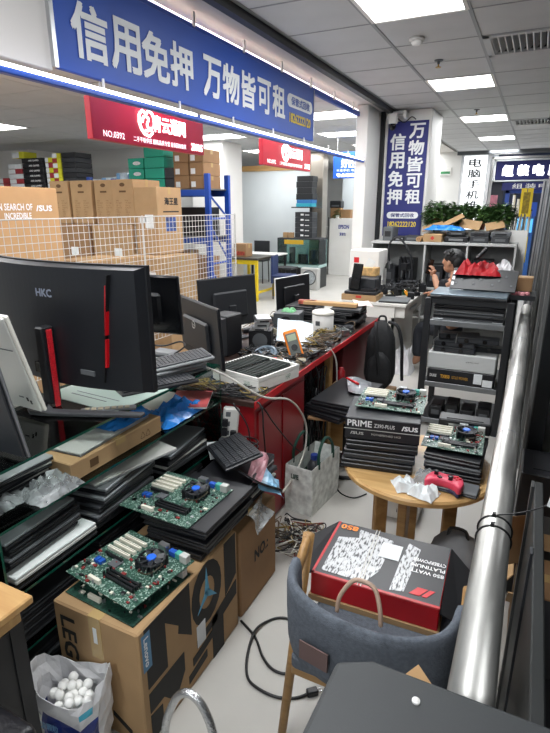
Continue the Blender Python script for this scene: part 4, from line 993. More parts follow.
crumple('tape_bundle', 'small green and white tape bundle on the grey metal box', (-1.66, 3.64, ZD + .131), .1, .08, .03, mat('green_tape', '#6fae7c', .5, var=.4, scale=30), 12, 'bundle', 5)
t = thing('laptop_fan', 'clear blue grey cooling fan disc lying on the desk', 'fan', (-1.45, 2.83, ZD), R(0), rot=(R(25), 0, 0))
MB().tube([(.07 * math.cos(R(a)), .07 * math.sin(R(a)), .02) for a in range(0, 361, 15)], .012, n=6).build('ring', mat('fan_clear', '#6c7a86', .3), t)
for k in range(7): MB().cb(.04 * math.cos(2 * PI * k / 7), .04 * math.sin(2 * PI * k / 7), .02, .05, .03, .002, rz=2 * PI * k / 7, rx=R(25)).build('blade', MATS['fan_clear'], t)
MB().cyl((0, 0, .008), (0, 0, .03), .02, n=14).build('hub', blackp, t)
t = thing('screwdriver', 'electric screwdriver with brown body and red band beyond the foam tray', 'screwdriver', (-1.33, 2.70, ZD + .022), R(20))
MB().cyl((-.1, 0, 0), (.06, 0, 0), .02, n=12).build('body', mat('driver_brown', '#7a6650', .4), t); MB().cyl((.06, 0, 0), (.09, 0, 0), .015, .006, n=12).cyl((.09, 0, 0), (.16, 0, 0), .004, n=6).build('bit', alum, t); MB().cyl((.0, 0, 0), (.02, 0, 0), .021, n=12).build('band', redp, t)
sheet('paper_sheet', 'white printed leaflet curling over the desk edge', (-1.40, 3.17, ZD + .085), .25, .28, mat('leaflet', '#cfd9e2', .5, var=.12, scale=10), (R(24), R(14), R(28)), 'paper', .012, 1)
t = thing('multimeter', 'orange multimeter standing against the leaflet on the red desk', 'multimeter', (-1.24, 2.86, ZD + .0), 0, rot=(R(-22), R(-16), R(30)))
MB().box(-.045, .045, -.02, .02, 0, .19).build('holster', orange, t, bevel=.012, seg=2)
MB().box(-.034, .034, -.024, -.018, .03, .17).build('face', mat('meter_grey', '#5e625f', .5), t, bevel=.003); MB().box(-.028, .028, -.026, -.023, .12, .16).build('display', mat('lcd', '#a7b59a', .3), t, bevel=.001); MB().cyl((0, -.024, .075), (0, -.032, .075), .02, n=16).build('dial', blackp, t)
t = thing('white_canister', 'white plastic canister with lid and two grey patches on the desk', 'canister', (-1.33, 3.52, ZD))
MB().lathe([(.075, 0), (.078, .01), (.078, .16), (.074, .165)], 32).build('body', white, t, smooth=True)
MB().lathe([(.080, .162), (.082, .168), (.080, .182), (.07, .188), (.01, .19)], 32).build('lid', mat('off_white', '#e2dfd5', .4), t, smooth=True)
for z in (.04, .105):
    MB().cb(-.01, -.0795, z, .034, .004, .034).build('patch', midgrey, t, bevel=.002)
text(t, '▪▪▪▪', (.05, -.0665, .075), .04, .008, midgrey)
t = thing('hex_grid', 'small silver lattice drill stand at the desk edge', 'stand', (-1.20, 3.12, ZD), R(15))
q = MB()
for i in range(5):
    for j in range(4): q.tube([(-.05 + .024 * i + .012 * (j % 2) + .011 * math.cos(R(a)), -.03 + .021 * j + .011 * math.sin(R(a)), .012) for a in range(0, 361, 60)], .0025, n=4)
q.build('lattice', chrome, t)
G8 = 'devices piled at the far end of the red desk'
z = ZD
for k in range(6):
    laptop('black laptop in the pile beyond the white canister, %s from below' % ['first', 'second', 'third', 'fourth', 'fifth', 'topmost'][k], (-1.33 + .02 * (k % 3), 3.98 + .02 * (k % 2), z), R(78 + 9 * (k % 3)), .34, .24, .024, [blackp, darkgrey, blackp, midgrey, blackp, darkgrey][k], None, G8); z += .0245
sheet('paper_sheet', 'white and red leaflet on top of the far laptop pile', (-1.20, 4.08, z + .012), .14, .2, mat('leaflet_red', '#d9c6c2', .5, var=.3, scale=9), (R(4), R(4), R(30)), 'paper', .006, 5)
t = thing('cardboard_strip', 'long light cardboard strip lying across the far laptop pile', 'cardboard', (-1.40, 3.92, z + .004), R(4))
MB().box(-.24, .2, -.035, .035, 0, .03).build('strip', kraft3, t, bevel=.003)
t = thing('box_strip', 'colourful narrow package beside the cardboard strip', 'box', (-1.62, 3.92, z + .004), R(8))
MB().box(-.07, .07, -.03, .03, 0, .03).build('sleeve', mat('colour_pack', '#b85a4a', .5, var=.7, scale=25), t)
for k in range(4):
    laptop('black laptop in the lower pile under the colourful package, %s from below' % ['first', 'second', 'third', 'topmost'][k], (-1.66, 3.96 + .01 * (k % 2), ZD + .036 * k), R(92), .32, .24, .034, blackp, None, G8)
monitor('white framed dark monitor standing at the far left end of the red desk', (-1.84, 4.14, ZD), R(78), .50, .29, R(-3), blackp, True, .05, None, None, .02, None, white)
# messy small parts on the desk: cables, boards, pliers
def cable(label, pts, r=.004, m=None, sm=8, name='cable', group=None):
    t = tag(MB().tube(pts, r, n=6, smooth=sm).build(name, m or cable_b, smooth=True), label, 'cable', group)
    return t
rnd = random.Random(21)
def tangle(name, label, n, box, r, mats_, npts=7, seed=1):
    rr = random.Random(seed); q = MB(); x0, x1, y0, y1, z0, z1, sp = box
    for k in range(n):
        cx, cy = rr.uniform(x0, x1), rr.uniform(y0, y1); pts = []
        for j in range(npts): pts.append((min(x1, max(x0, cx + rr.uniform(-sp, sp))), min(y1, max(y0, cy + rr.uniform(-sp, sp))), rr.uniform(z0, z1)))
        q.tube(pts, rr.choice(r), n=5, smooth=5, mi=rr.randrange(len(mats_)))
    return tag(q.build(name, mats_, smooth=True), label, 'cables', None, 'stuff')
bc = mat('brown_cable', '#5a4630', .5); yc = mat('yellow_cable', '#8b7638', .5)
tangle('cord_tangle', 'tangle of dark and brown cords strewn over the red desk', 34, (-1.60, -1.15, 2.66, 3.40, ZD + .006, ZD + .045, .16), (.003, .004, .005), [cable_b, cable_b, bc, darkgrey], 7, 21)
tangle('wire_tangle', 'yellow brown wire tangle by the white canister on the desk edge', 12, (-1.30, -1.15, 3.05, 3.42, ZD + .05, ZD + .085, .1), (.0025, .003), [yc, bc], 8, 22)
G10 = 'small circuit parts on the red desk'
for k in range(30):
    x, y = rnd.uniform(-1.58, -1.2), rnd.uniform(2.68, 3.4)
    t = thing('circuit_card', 'small bare circuit card among the cords on the red desk', 'circuit board', (x, y, ZD + rnd.uniform(0, .02)), rnd.uniform(0, 3), G10)
    w_, d_ = rnd.uniform(.05, .12), rnd.uniform(.03, .07)
    MB().box(-w_ / 2, w_ / 2, -d_ / 2, d_ / 2, 0, .003).build('board', rnd.choice((pcb, blackp, mat('dark_pcb', '#22302a', .5, var=.4, scale=60))), t)
    MB().box(-w_ * .3, w_ * .2, -d_ * .3, d_ * .1, .003, .012).build('chip', rnd.choice((blackp, alum, midgrey)), t)
# hanging cables over the red cabinet
cable('pale thick cable drooping from the glass case end down over the red cabinet', [(-1.34, 1.95, .985), (-1.25, 2.02, .93), (-1.12, 2.15, .80), (-1.08, 2.4, .70), (-1.075, 2.60, .5), (-1.08, 2.62, .33), (-1.085, 2.5, .22), (-1.09, 2.32, .18)], .006, cable_w)
cable('black cord crossing the red cabinet diagonally', [(-1.3, 2.2, .80), (-1.12, 2.14, .75), (-1.105, 2.25, .62), (-1.10, 2.45, .42), (-1.10, 2.6, .30)], .004)
cable('black cord hanging straight down from the desk edge to the power strip', [(-1.25, 2.12, .80), (-1.11, 2.10, .78), (-1.085, 2.09, .65), (-1.08, 2.10, .52)], .004)
cable('thin black cord looping beside the power strip', [(-1.22, 2.03, .79), (-1.14, 2.03, .68), (-1.12, 2.02, .52), (-1.13, 2.03, .42), (-1.16, 2.01, .46), (-1.14, 2.02, .55)], .004)
cable('white cord hanging down at the kneehole edge', [(-1.13, 3.15, .80), (-1.10, 3.18, .72), (-1.095, 3.2, .55), (-1.10, 3.22, .40)], .005, cable_w)
cable('black cord hanging from the desk edge into the kneehole', [(-1.15, 2.85, .80), (-1.11, 2.88, .70), (-1.12, 2.9, .45), (-1.1, 2.95, .2)], .005)
tangle('cord_tangle', 'dark cords hanging inside the kneehole of the red desk', 14, (-1.34, -1.14, 2.78, 3.15, .02, .74, .12), (.004, .005, .006), [cable_b, cable_b, darkgrey], 9, 23)
t = thing('desktop_tower', 'dark desktop tower in the shadow of the kneehole', 'computer', (-1.5, 3.1, 0)); MB().box(-.1, .1, -.22, .22, 0, .4).build('case', blackp, t, bevel=.006); MB().box(.1, .104, -.2, .2, .02, .38).build('side_panel', darkgrey, t)
cable('small black coil of cords on the papers by the power strip', [(-1.12 + .05 * math.cos(a * .8), 2.0 + .03 * math.sin(a * .8), .575 + .003 * a) for a in range(20)], .004, cable_b, 3)

# ---- scattered small devices over the desk
OCC = [(-1.6, 2.34, .15), (-1.66, 2.78, .15), (-1.3, 2.42, .26), (-1.58, 3.02, .12), (-1.45, 2.83, .08), (-1.33, 2.70, .10), (-1.42, 2.68, .11), (-1.4, 3.16, .12), (-1.24, 2.86, .06), (-1.33, 3.52, .09), (-1.93, 3.12, .2), (-1.66, 3.64, .14), (-1.33, 3.98, .22), (-1.66, 3.96, .2), (-1.90, 4.12, .16), (-1.20, 3.12, .06)]
def scatter(n, x0, x1, y0, y1, z, smin, smax, hmax, mats_, name, label, group, seed, occ):
    rr = random.Random(seed); tries = 0; k = 0
    while k < n and tries < n * 60:
        tries += 1; sx, sy = rr.uniform(smin, smax), rr.uniform(smin, smax); x, y = rr.uniform(x0, x1), rr.uniform(y0, y1); r = max(sx, sy) * .55
        if any((x - a) ** 2 + (y - b) ** 2 < (r + c) ** 2 for a, b, c in occ): continue
        occ.append((x, y, r)); h = rr.uniform(.012, hmax); t = thing(name, label, 'part', (x, y, z), rr.uniform(0, 3), group); m_ = rr.choice(mats_)
        MB().box(-sx / 2, sx / 2, -sy / 2, sy / 2, 0, h).build('body', m_, t, bevel=.003); MB().box(-sx * .35, sx * .3, -sy * .3, sy * .35, h, h + .004).build('cover', rr.choice(mats_), t); k += 1
        if rr.random() < .6: MB().tube([(sx * .4, 0, h * .5), (sx * .6, sy * .2, h + .02), (sx * .2, sy * .5, h + .03), (-sx * .4, sy * .3, h + .01)], .003, n=5, smooth=4).build('lead', rr.choice((cable_b, bc, yc, cable_b)), t)
SM = [blackp, blackp, darkgrey, midgrey, blackp, alum, mat('dark_pcb', '#22302a', .5, var=.4, scale=60), pcb2, mat('beige_part', '#8d8570', .5)]
scatter(60, -1.90, -1.18, 2.70, 3.85, ZD, .04, .11, .05, SM, 'spare_part', 'small spare computer part lying in the clutter of the red desk', 'spare parts on the red desk', 41, OCC)
scatter(30, -1.30, -1.17, 2.66, 3.85, ZD, .02, .05, .03, SM, 'spare_part', 'tiny spare part near the front edge of the red desk', 'tiny parts on the red desk edge', 42, OCC)
# papers and film around the case end
sheet('paper_sheet', 'white paper sheet lying beside the laptop pile below the power strip', (-1.22, 1.98, .575), .2, .14, paper, (R(6), R(-4), R(40)), 'paper', .006, 11)
sheet('paper_sheet', 'grey printed sheet on the second shelf under the blue film', (-1.42, 1.62, .80), .14, .2, mat('grey_sheet', '#b3b8ba', .5, var=.2, scale=12), (0, R(3), R(12)), 'paper', .004, 12)
t = thing('magazine', 'red and white magazine at the far end of the second shelf', 'magazine', (-1.40, 1.94, .806), R(25)); MB().box(-.09, .09, -.11, .11, 0, .008).build('pages', paper, t); MB().box(-.091, .091, -.111, .111, .008, .0095).build('cover', mat('mag_cover', '#a64a4a', .4, var=.6, scale=9), t)
t = thing('reflection_sheet', 'pale sheet added for the reflection in the glass under the curved monitor', 'sheet', (-1.50, 1.50, ZT), R(-4)); MB().box(-.2, .19, -.14, .16, 0, .003).build('sheet', mat('pale_reflection', '#bccfc6', .15, var=.05, scale=5), t); MB().box(-.12, .08, -.08, -.074, .003, .0035).box(-.12, .12, -.05, -.045, .003, .0035).build('print', midgrey, t)  # stands in for the pale reflection in the glass top, with printed lines
t = thing('remote_strip', 'beige key strip lying on the glass near the stand foot', 'strip', (-1.36, 1.36, ZT), R(38)); MB().box(-.1, .1, -.02, .02, 0, .008).build('base', midgrey, t, bevel=.002)
for k in range(7): MB().box(-.085 + .024 * k, -.068 + .024 * k, -.012, .012, .008, .011).build('key', mat('beige_part', '#8d8570', .5), t)

tangle('cord_tangle', 'thin cords heaped at the near end of the red desk by the foam tray', 22, (-1.62, -1.14, 2.1, 2.24, ZD + .005, ZD + .03, .14), (.003, .004), [cable_b, cable_b, darkgrey, yc], 6, 27)
tangle('cord_tangle', 'dark cords hanging over the end of the red cabinet below the glass case', 10, (-1.46, -1.3, 2.065, 2.075, .45, .78, .12), (.003, .004), [cable_b, cable_b, darkgrey], 6, 28)
t = thing('chip_tray', 'white lined parts tray behind the foam tray', 'tray', (-1.42, 2.68, ZD), R(-12)); MB().box(-.1, .1, -.03, .03, 0, .02).build('base', white, t, bevel=.003)
for k in range(6): MB().box(-.09 + .03 * k, -.068 + .03 * k, -.022, .022, .02, .034).build('part', [blackp, alum, midgrey][k % 3], t)

# ================================================================== floor cables
cable('black power cord looping on the floor with a plug at its end', [(-.925, 1.56, .008), (-.83, 1.51, .006), (-.755, 1.436, .006), (-.69, 1.401, .006), (-.629, 1.416, .006), (-.595, 1.50, .006), (-.643, 1.60, .006), (-.697, 1.647, .006), (-.763, 1.659, .006), (-.816, 1.62, .006), (-.84, 1.529, .018), (-.809, 1.405, .008), (-.762, 1.327, .006), (-.703, 1.304, .006), (-.629, 1.303, .006), (-.569, 1.328, .006), (-.535, 1.36, .008)], .0055, cable_b, 7, 'cable')
t = thing('power_plug', 'black plug at the end of the floor power cord', 'plug', (-.522, 1.374, 0), R(42)); MB().box(-.02, .022, -.014, .014, 0, .022).build('body', blackp, t, bevel=.004)
for y in (-.006, .006): MB().box(.022, .036, y - .0015, y + .0015, .008, .014).build('prong', chrome, t)
rnd = random.Random(5)
tangle('wire_tangle', 'heap of tangled coloured wires on the floor beside the red cabinet', 26, (-1.08, -.84, 2.02, 2.32, .004, .06, .1), (.002, .003, .004), [cable_b, bc, yc, cable_b, mat('red_cable', '#7a2a22', .5), cable_w], 8, 5)
cable('thin dark cord on the floor under the stool', [(-1.0, 2.9, .006), (-.9, 2.75, .006), (-.8, 2.72, .006), (-.74, 2.8, .006)], .004)

# ================================================================== stool with laptops in the kneehole
t = thing('stool', 'black pedestal stool with ring base buried under laptops', 'stool', (-.98, 3.08, 0))
MB().tube([(.17 * math.cos(R(a)), .17 * math.sin(R(a)), .012) for a in range(0, 361, 15)], .012, n=6).build('ring_base', blackp, t)
for a in (0, 120, 240): MB().cyl((0, 0, .03), (.17 * math.cos(R(a)), .17 * math.sin(R(a)), .012), .01, n=6).build('spoke', blackp, t)
MB().cyl((0, 0, .02), (0, 0, .42), .018, n=10).build('column', blackp, t); MB().lathe([(.18, .42), (.19, .43), (.18, .45), (.01, .452)], 24).build('seat', blackp, t)
t = thing('cardboard_sheet', 'brown cardboard sheet lying on the stool under the laptops', 'cardboard', (-.99, 3.03, .453), R(8)); MB().box(-.17, .19, -.26, .26, 0, .012).build('sheet', kraft2, t)
for k in range(3): laptop('dark laptop wrapped in clear film on the stool, %s one' % ['lowest', 'middle', 'upper'][k], (-.985 + .012 * k, 3.0 + .02 * k, .466 + .034 * k), R(74 + 6 * k), .50, .30, .033, blackp, None, 'laptops on the stool')
sheet('plastic_sheet', 'shiny clear film over the laptops on the stool', (-.91, 3.12, .585), .16, .26, mat('film_shine', '#85888c', .12, var=.2, scale=8), (R(2), R(8), R(20)), 'film', .01, 3)
t = thing('marker_pen', 'red pen lying on the film covered laptops', 'pen', (-.98, 3.16, .60), R(-38)); MB().cyl((-.06, 0, 0), (.05, 0, 0), .008, n=8).build('barrel', redp, t); MB().cyl((.05, 0, 0), (.075, 0, 0), .009, n=8).build('cap', redp, t)
t = thing('spray_can', 'small red can standing in the kneehole behind the stool', 'can', (-1.12, 3.36, .50), 0)
MB().lathe([(.025, 0), (.027, .01), (.027, .09), (.015, .10), (.015, .115)], 16).build('body', red, t, smooth=True)
MB().box(-.05, .05, -.05, .05, -.5, 0).build('stand', pale_wood, t)
# ---- shopping bag
t = thing('shopping_bag', 'white shopping bag with grey floral print and dark green handles on the floor', 'bag', (-1.02, 2.60, 0), R(-6))
bagm = mat('bag_print', '#d9ddd9', .6, var=.3, scale=22, detail=6)
def rectloft(sec):
    q = MB(); vs = []
    for (x0, x1, y0, y1, z) in sec: vs += [(x0, y0, z), (x1, y0, z), (x1, y1, z), (x0, y1, z)]
    fs = [(4 * j + i, 4 * j + (i + 1) % 4, 4 * j + 4 + (i + 1) % 4, 4 * j + 4 + i) for j in range(len(sec) - 1) for i in range(4)]
    q.add(vs, fs + [(3, 2, 1, 0)]); return q
rectloft([(-.085, .085, -.17, .17, 0), (-.09, .09, -.175, .175, .12), (-.08, .085, -.18, .18, .30)]).build('body', bagm, t, thick=.003)
rectloft([(-.0865, .0865, -.1715, .1715, .13), (-.0865, .0865, -.1735, .1735, .165)]).build('green_band', mat('bag_green', '#123f33', .6), t, thick=.009)
for x in (-.085, .085): MB().tube([(x, -.09, .27), (x * .95, -.085, .36), (x * .9, -.03, .42), (x * .9, .03, .42), (x * .95, .085, .36), (x, .09, .27)], .009, smooth=5).build('handle', MATS['bag_green'], t)
text(t, 'LIFE', (-.02, -.182, .235), .05, .03, mat('bag_green', '#123f33', .6), 'front', bold=.03)
t = thing('bottle', 'dark bottle with blue cap inside the shopping bag', 'bottle', (-1.02, 2.62, .005)); MB().lathe([(.04, 0), (.042, .02), (.042, .22), (.02, .26)], 16).build('body', darkgrey, t, smooth=True); MB().cyl((0, 0, .26), (0, 0, .29), .022, n=14).build('cap', mat('cap_blue', '#23357a', .4), t)

# ================================================================== backpack
t = thing('backpack', 'black backpack leaning against the red desk side with hanging straps', 'backpack', (-.99, 3.92, .30), R(10))
bk = mat('backpack_black', '#101114', .75, bump=.4, bscale=40)
def superbox(sx, sy, sz, z0, n=16, m_=8, taper=.75):
    q = MB(); vs = []
    for j in range(m_ + 1):
        v = j / m_; z = z0 + sz * v; s = (1 - (1 - taper) * v ** 2) * (math.sin(min(1, (v + .08) * 3) * PI / 2)) * (math.sin(min(1, (1.06 - v) * 3) * PI / 2))
        for i in range(n):
            a = 2 * PI * i / n; c_, s_ = math.cos(a), math.sin(a); p = .55
            vs.append((sx * s * math.copysign(abs(c_) ** p, c_), sy * s * math.copysign(abs(s_) ** p, s_), z))
    fs = [(j * n + i, j * n + (i + 1) % n, (j + 1) * n + (i + 1) % n, (j + 1) * n + i) for j in range(m_) for i in range(n)] + [tuple(range(n - 1, -1, -1)), tuple(range(m_ * n, (m_ + 1) * n))]
    return q.add(vs, fs)
superbox(.125, .10, .56, 0).build('body', bk, t, smooth=True)
superbox(.10, .05, .30, .03).build('front_pocket', bk, t, loc=(0, -.085, 0), smooth=True)
for x, s in ((.05, 1), (-.04, -1)): MB().tube([(x, .0, .55), (x + .07, -.05, .53), (x + .11, -.06, .40), (x + .12, -.05, .24), (x + .13, -.04, .1)] if s > 0 else [(x, -.05, .55), (x, -.11, .5), (x + .02, -.13, .35), (x + .05, -.13, .15)], .014, smooth=5).build('strap', bk, t)
MB().tube([(-.03, 0, .55), (-.02, 0, .59), (.02, 0, .59), (.03, 0, .55)], .008, smooth=4).build('top_handle', bk, t)
carton('low dark brown carton under the backpack', -1.11, -.87, 3.8, 4.05, 0, .298, kraft2)

# ================================================================== white repair desk and shelf unit
wd = thing('white_desk', 'white repair desk with a drawer box under its top', 'desk', (-1.42, 5.28, 0))
wdm = mat('desk_white', '#dad8d3', .5, var=.02, scale=4)
MB().box(-.36, .32, 0, 1.0, .72, .75).build('desk_top', wdm, wd, bevel=.003)
MB().box(-.36, .2, .02, .045, 0, .72).build('front_panel', wdm, wd)
MB().box(.17, .2, .02, 1.0, 0, .60).build('side_panel', wdm, wd)
dr = MB().box(.0, .30, .05, .95, .60, .72).build('drawer', wdm, wd, bevel=.003)
MB().box(.30, .312, .3, .6, .65, .67).build('handle', alum, dr)
c = carton('shallow brown cardboard tray on the white desk front under a black device', -1.80, -1.42, 5.30, 5.58, .751, .815, kraft, seam=False)
MB().box(-.03, .03, -.142, -.14, .03, .055).build('print', mat('pack_red', '#c3362a', .5), c)
t = thing('receipt_printer', 'black angular receipt device with upright screen on the cardboard tray', 'printer', (-1.60, 5.42, .817))
MB().box(-.17, .17, -.12, .12, 0, .03).build('base', blackp, t, bevel=.004); MB().box(-.16, .14, -.02, .12, .03, .16).build('body', darkgrey, t, bevel=.01)
MB().cb(-.06, -.06, .18, .13, .014, .27, rx=R(-12), rz=R(-25)).build('screen', blackg, t, bevel=.003); MB().prism([(.0, -.1), (.16, -.1), (.16, .02), (.02, .02)], .03, .06).build('keypad', blackp, t)
t = thing('computer_case', 'white upright computer case with red sticker behind the black device', 'computer', (-1.73, 6.05, .751)); MB().box(-.17, .17, -.2, .18, 0, .48).build('case', white, t, bevel=.008); MB().box(-.12, -.06, -.203, -.2, .34, .40).build('sticker', redp, t); MB().box(-.11, -.07, -.203, -.2, .24, .33).build('panel', midgrey, t)
t = thing('tissue_box', 'flower patterned tissue box with a white tissue on the desk', 'tissue box', (-1.62, 5.66, .978), R(-8)); MB().box(-.11, .11, -.06, .06, 0, .09).build('box', mat('tissue_pattern', '#c9a36c', .6, var=.35, scale=22), t, bevel=.004); MB().prism([(-.05, 0), (.05, 0), (.08, .06), (.0, .1), (-.03, .05)], -.004, .004, axis='y').build('tissue', paper, t, loc=(0, 0, .09))
t = thing('device_stand', 'dark stand box under the tissue box on the white desk', 'stand', (-1.62, 5.66, .751)); MB().box(-.13, .13, -.07, .07, 0, .226).build('body', darkgrey, t, bevel=.005); MB().box(-.11, .11, -.073, -.07, .05, .18).build('panel', blackp, t)
laptop('flat dark grey laptop at the right end of the white desk', (-1.26, 5.46, .751), R(6), .30, .3, .022, mat('slate_lid', '#6a6d6f', .45), blackp)
t = thing('desk_lamp', 'black gooseneck lamp arching above the white desk', 'lamp', (0, 0, 0)); 
MB().tube([(-1.50, 6.1, 1.08), (-1.515, 6.1, 1.2), (-1.50, 6.1, 1.32), (-1.40, 6.1, 1.36), (-1.27, 6.1, 1.18), (-1.23, 6.1, .95), (-1.22, 6.1, .765)], .012, smooth=6).build('gooseneck', blackp, t)
MB().lathe([(.01, .08), (.04, .05), (.055, 0), (.05, 0)], 16, c=(-1.50, 6.1, 1.02)).build('head', blackp, t); MB().cyl((-1.22, 6.1, .751), (-1.22, 6.1, .77), .06, n=16).build('base', blackp, t)
t = thing('shelf_unit', 'grey open shelf unit with dividers behind the repair desk', 'shelf', (-1.0, 6.36, 0))
sg = mat('shelf_grey', '#b9bab8', .5, var=.03, scale=4)
MB().box(-.80, .82, 0, .42, 1.28, 1.31).build('top_board', sg, t, bevel=.002)
for x in (-.80, -.17, .30, .80): MB().box(x, x + .02, .005, .41, 0, 1.28).build('side_panel', sg, t)
MB().box(-.79, .81, .40, .415, 0, 1.28).build('back_panel', mat('shelf_back', '#9b9d9c', .6), t)
for z in (.76, .4): MB().box(-.78, .80, .01, .40, z, z + .02).build('shelf_board', sg, t)
struct(MB().box(-1.29, -.1, 6.82, 6.94, 0, 1.44).build('wall_back.005', white))
G11 = 'devices on top of the shelf unit'
rnd = random.Random(31)
def device(label, loc, sx, sy, sz, m_, rz=0, group=G11, name='device'):
    t = thing(name, label, 'device', loc, rz, group)
    MB().box(-sx / 2, sx / 2, -sy / 2, sy / 2, 0, sz).build('body', m_, t, bevel=min(.006, sz * .2)); MB().box(-sx * .3, sx * .3, -sy / 2 - .002, -sy / 2, sz * .3, sz * .7).build('front_panel', random.choice((midgrey, blackp, alum)), t); MB().box(-sx * .35, sx * .35, -sy * .3, sy * .3, sz, sz + .003).build('cover', m_, t)
    return t
for k, (x, w_, h, m_, lb) in enumerate(((-1.62, .12, .16, midgrey, 'grey upright box at the left end of the shelf top'), (-1.48, .14, .05, blackp, 'flat black device left of the column end of the shelf top'), (-1.33, .2, .06, darkgrey, 'wide dark device near the brown carton on the shelf top'), (-.83, .26, .06, blackp, 'wide black device right of the brown carton on the shelf top'), (-.58, .2, .07, darkgrey, 'dark device mid right on the shelf top'), (-.36, .18, .07, darkgrey, 'grey black device at the right end of the shelf top'))):
    device(lb, (x, 6.55, 1.311), w_, .28, h, m_)
for k, (x, lb) in enumerate(((-.83, 'flat black device stacked on the wide black one'), (-.58, 'flat dark device stacked mid right'), (-.36, 'flat grey device stacked at the right end'))): device(lb, (x, 6.55, 1.385), .2, .26, .045, [blackp, darkgrey, midgrey][k])
c = carton('flat brown carton with red diamond mark on the shelf top', -1.19, -.98, 6.37, 6.7, 1.311, 1.40, kraft, seam=False); MB().prism([(-.025, .045), (0, .02), (.025, .045), (0, .07)], -.167, -.165, axis='y').build('print', mat('pack_red', '#c3362a', .5), c)
crumple('plastic_bag', 'bright blue film bag lying on the shelf top carton', (-.98, 6.55, 1.44), .46, .2, .06, bluebag, 15)
t = thing('cardboard_tube', 'round kraft tube end beside the flat carton on the shelf', 'tube', (-1.24, 6.42, 1.34), 0); MB().cyl((0, -.06, 0), (0, .2, 0), .03, n=14).build('tube', kraft3, t); MB().cyl((0, -.062, 0), (0, -.06, 0), .022, n=14).build('end', kraft2, t)
for k, (x, y, z, rot, s) in enumerate(((-.96, 6.66, 1.52, (R(20), R(-28), R(15)), .36), (-.72, 6.72, 1.50, (R(50), R(8), R(-10)), .24), (-1.15, 6.7, 1.47, (R(30), R(-15), 0), .24), (-.45, 6.72, 1.49, (R(40), R(-12), R(10)), .2))):
    t = thing('cardboard_piece', ['long bent cardboard flap leaning up toward the plants', 'folded cardboard piece below the middle plant', 'torn cardboard flap at the left of the plants', 'small cardboard flap at the right of the shelf top'][k], 'cardboard', (x, y, z), 0, None, rot); MB().box(-s / 2, s / 2, -.06, .06, 0, .006).box(-s / 2, s / 2, .06, .064, -.03, .006).build('flap', kraft, t)
# things inside the shelf
for k, (x, z, w_, h, m_, lb) in enumerate(((-1.62, .78, .22, .22, darkgrey, 'dark boxy tool inside the left shelf bay'), (-1.38, .78, .18, .32, blackp, 'tall black box inside the left shelf bay'), (-1.03, .78, .18, .26, blackp, 'black device at the left of the middle shelf bay'), (-.82, .78, .18, .36, darkgrey, 'taller dark device at the right of the middle shelf bay'), (-.52, .78, .22, .34, blackp, 'black machine inside the right shelf bay'), (-.30, .78, .18, .28, darkgrey, 'dark machine at the right end of the right shelf bay'), (-.6, 1.1, .0, 0, None, ''))):
    if m_: device(lb, (x, 6.56, z + .001), w_, .26, h, m_, group='devices inside the shelf unit')
# low devices on the white desk
scatter(40, -1.54, -1.12, 5.62, 6.24, .751, .05, .12, .16, [blackp, blackp, darkgrey, midgrey, blackp, mat('tool_green', '#2c6a4a', .5)], 'bench_tool', 'small dark tool in the clutter on the white desk', 'tools on the white desk', 61, [(-1.22, 6.1, .08), (-1.33, 6.20, .13), (-1.20, 5.78, .09), (-1.62, 5.66, .15), (-1.26, 5.46, .18), (-1.73, 6.05, .24)])
t = thing('microscope', 'black bench microscope standing at the back of the white desk', 'microscope', (-1.33, 6.20, .751), R(-20)); MB().box(-.09, .09, -.08, .08, 0, .025).build('base', blackp, t, bevel=.004); MB().cyl((0, .05, .025), (0, .05, .36), .016, n=10).build('column', darkgrey, t); MB().box(-.04, .04, -.05, .07, .24, .33).build('head', blackp, t, bevel=.01); MB().cyl((0, -.03, .24), (0, -.03, .14), .025, .018, n=12).build('lens', blackg, t)
for s_ in (-1, 1): MB().cyl((s_ * .022, -.02, .32), (s_ * .028, -.08, .40), .014, n=10).build('eyepiece', blackp, t)
t = thing('hot_air_handle', 'orange yellow handled soldering tool on the white desk', 'tool', (-1.20, 5.78, .78), R(40), rot=(R(0), R(-35), R(140))); MB().cyl((-.04, 0, 0), (.05, 0, 0), .018, n=10).build('handle', mat('amber', '#eda01a', .4), t); MB().cyl((.05, 0, 0), (.11, 0, 0), .006, n=8).build('tip', chrome, t)
tangle('cord_tangle', 'dark cords tangled among the tools on the white desk', 14, (-1.45, -1.15, 5.65, 6.2, .80, .90, .2), (.004, .005), [cable_b, darkgrey], 7, 77)
crumple('plastic_bag', 'white plastic bag on the floor under the white desk', (-1.12, 5.42, .0), .22, .26, .3, whitebag, 19)

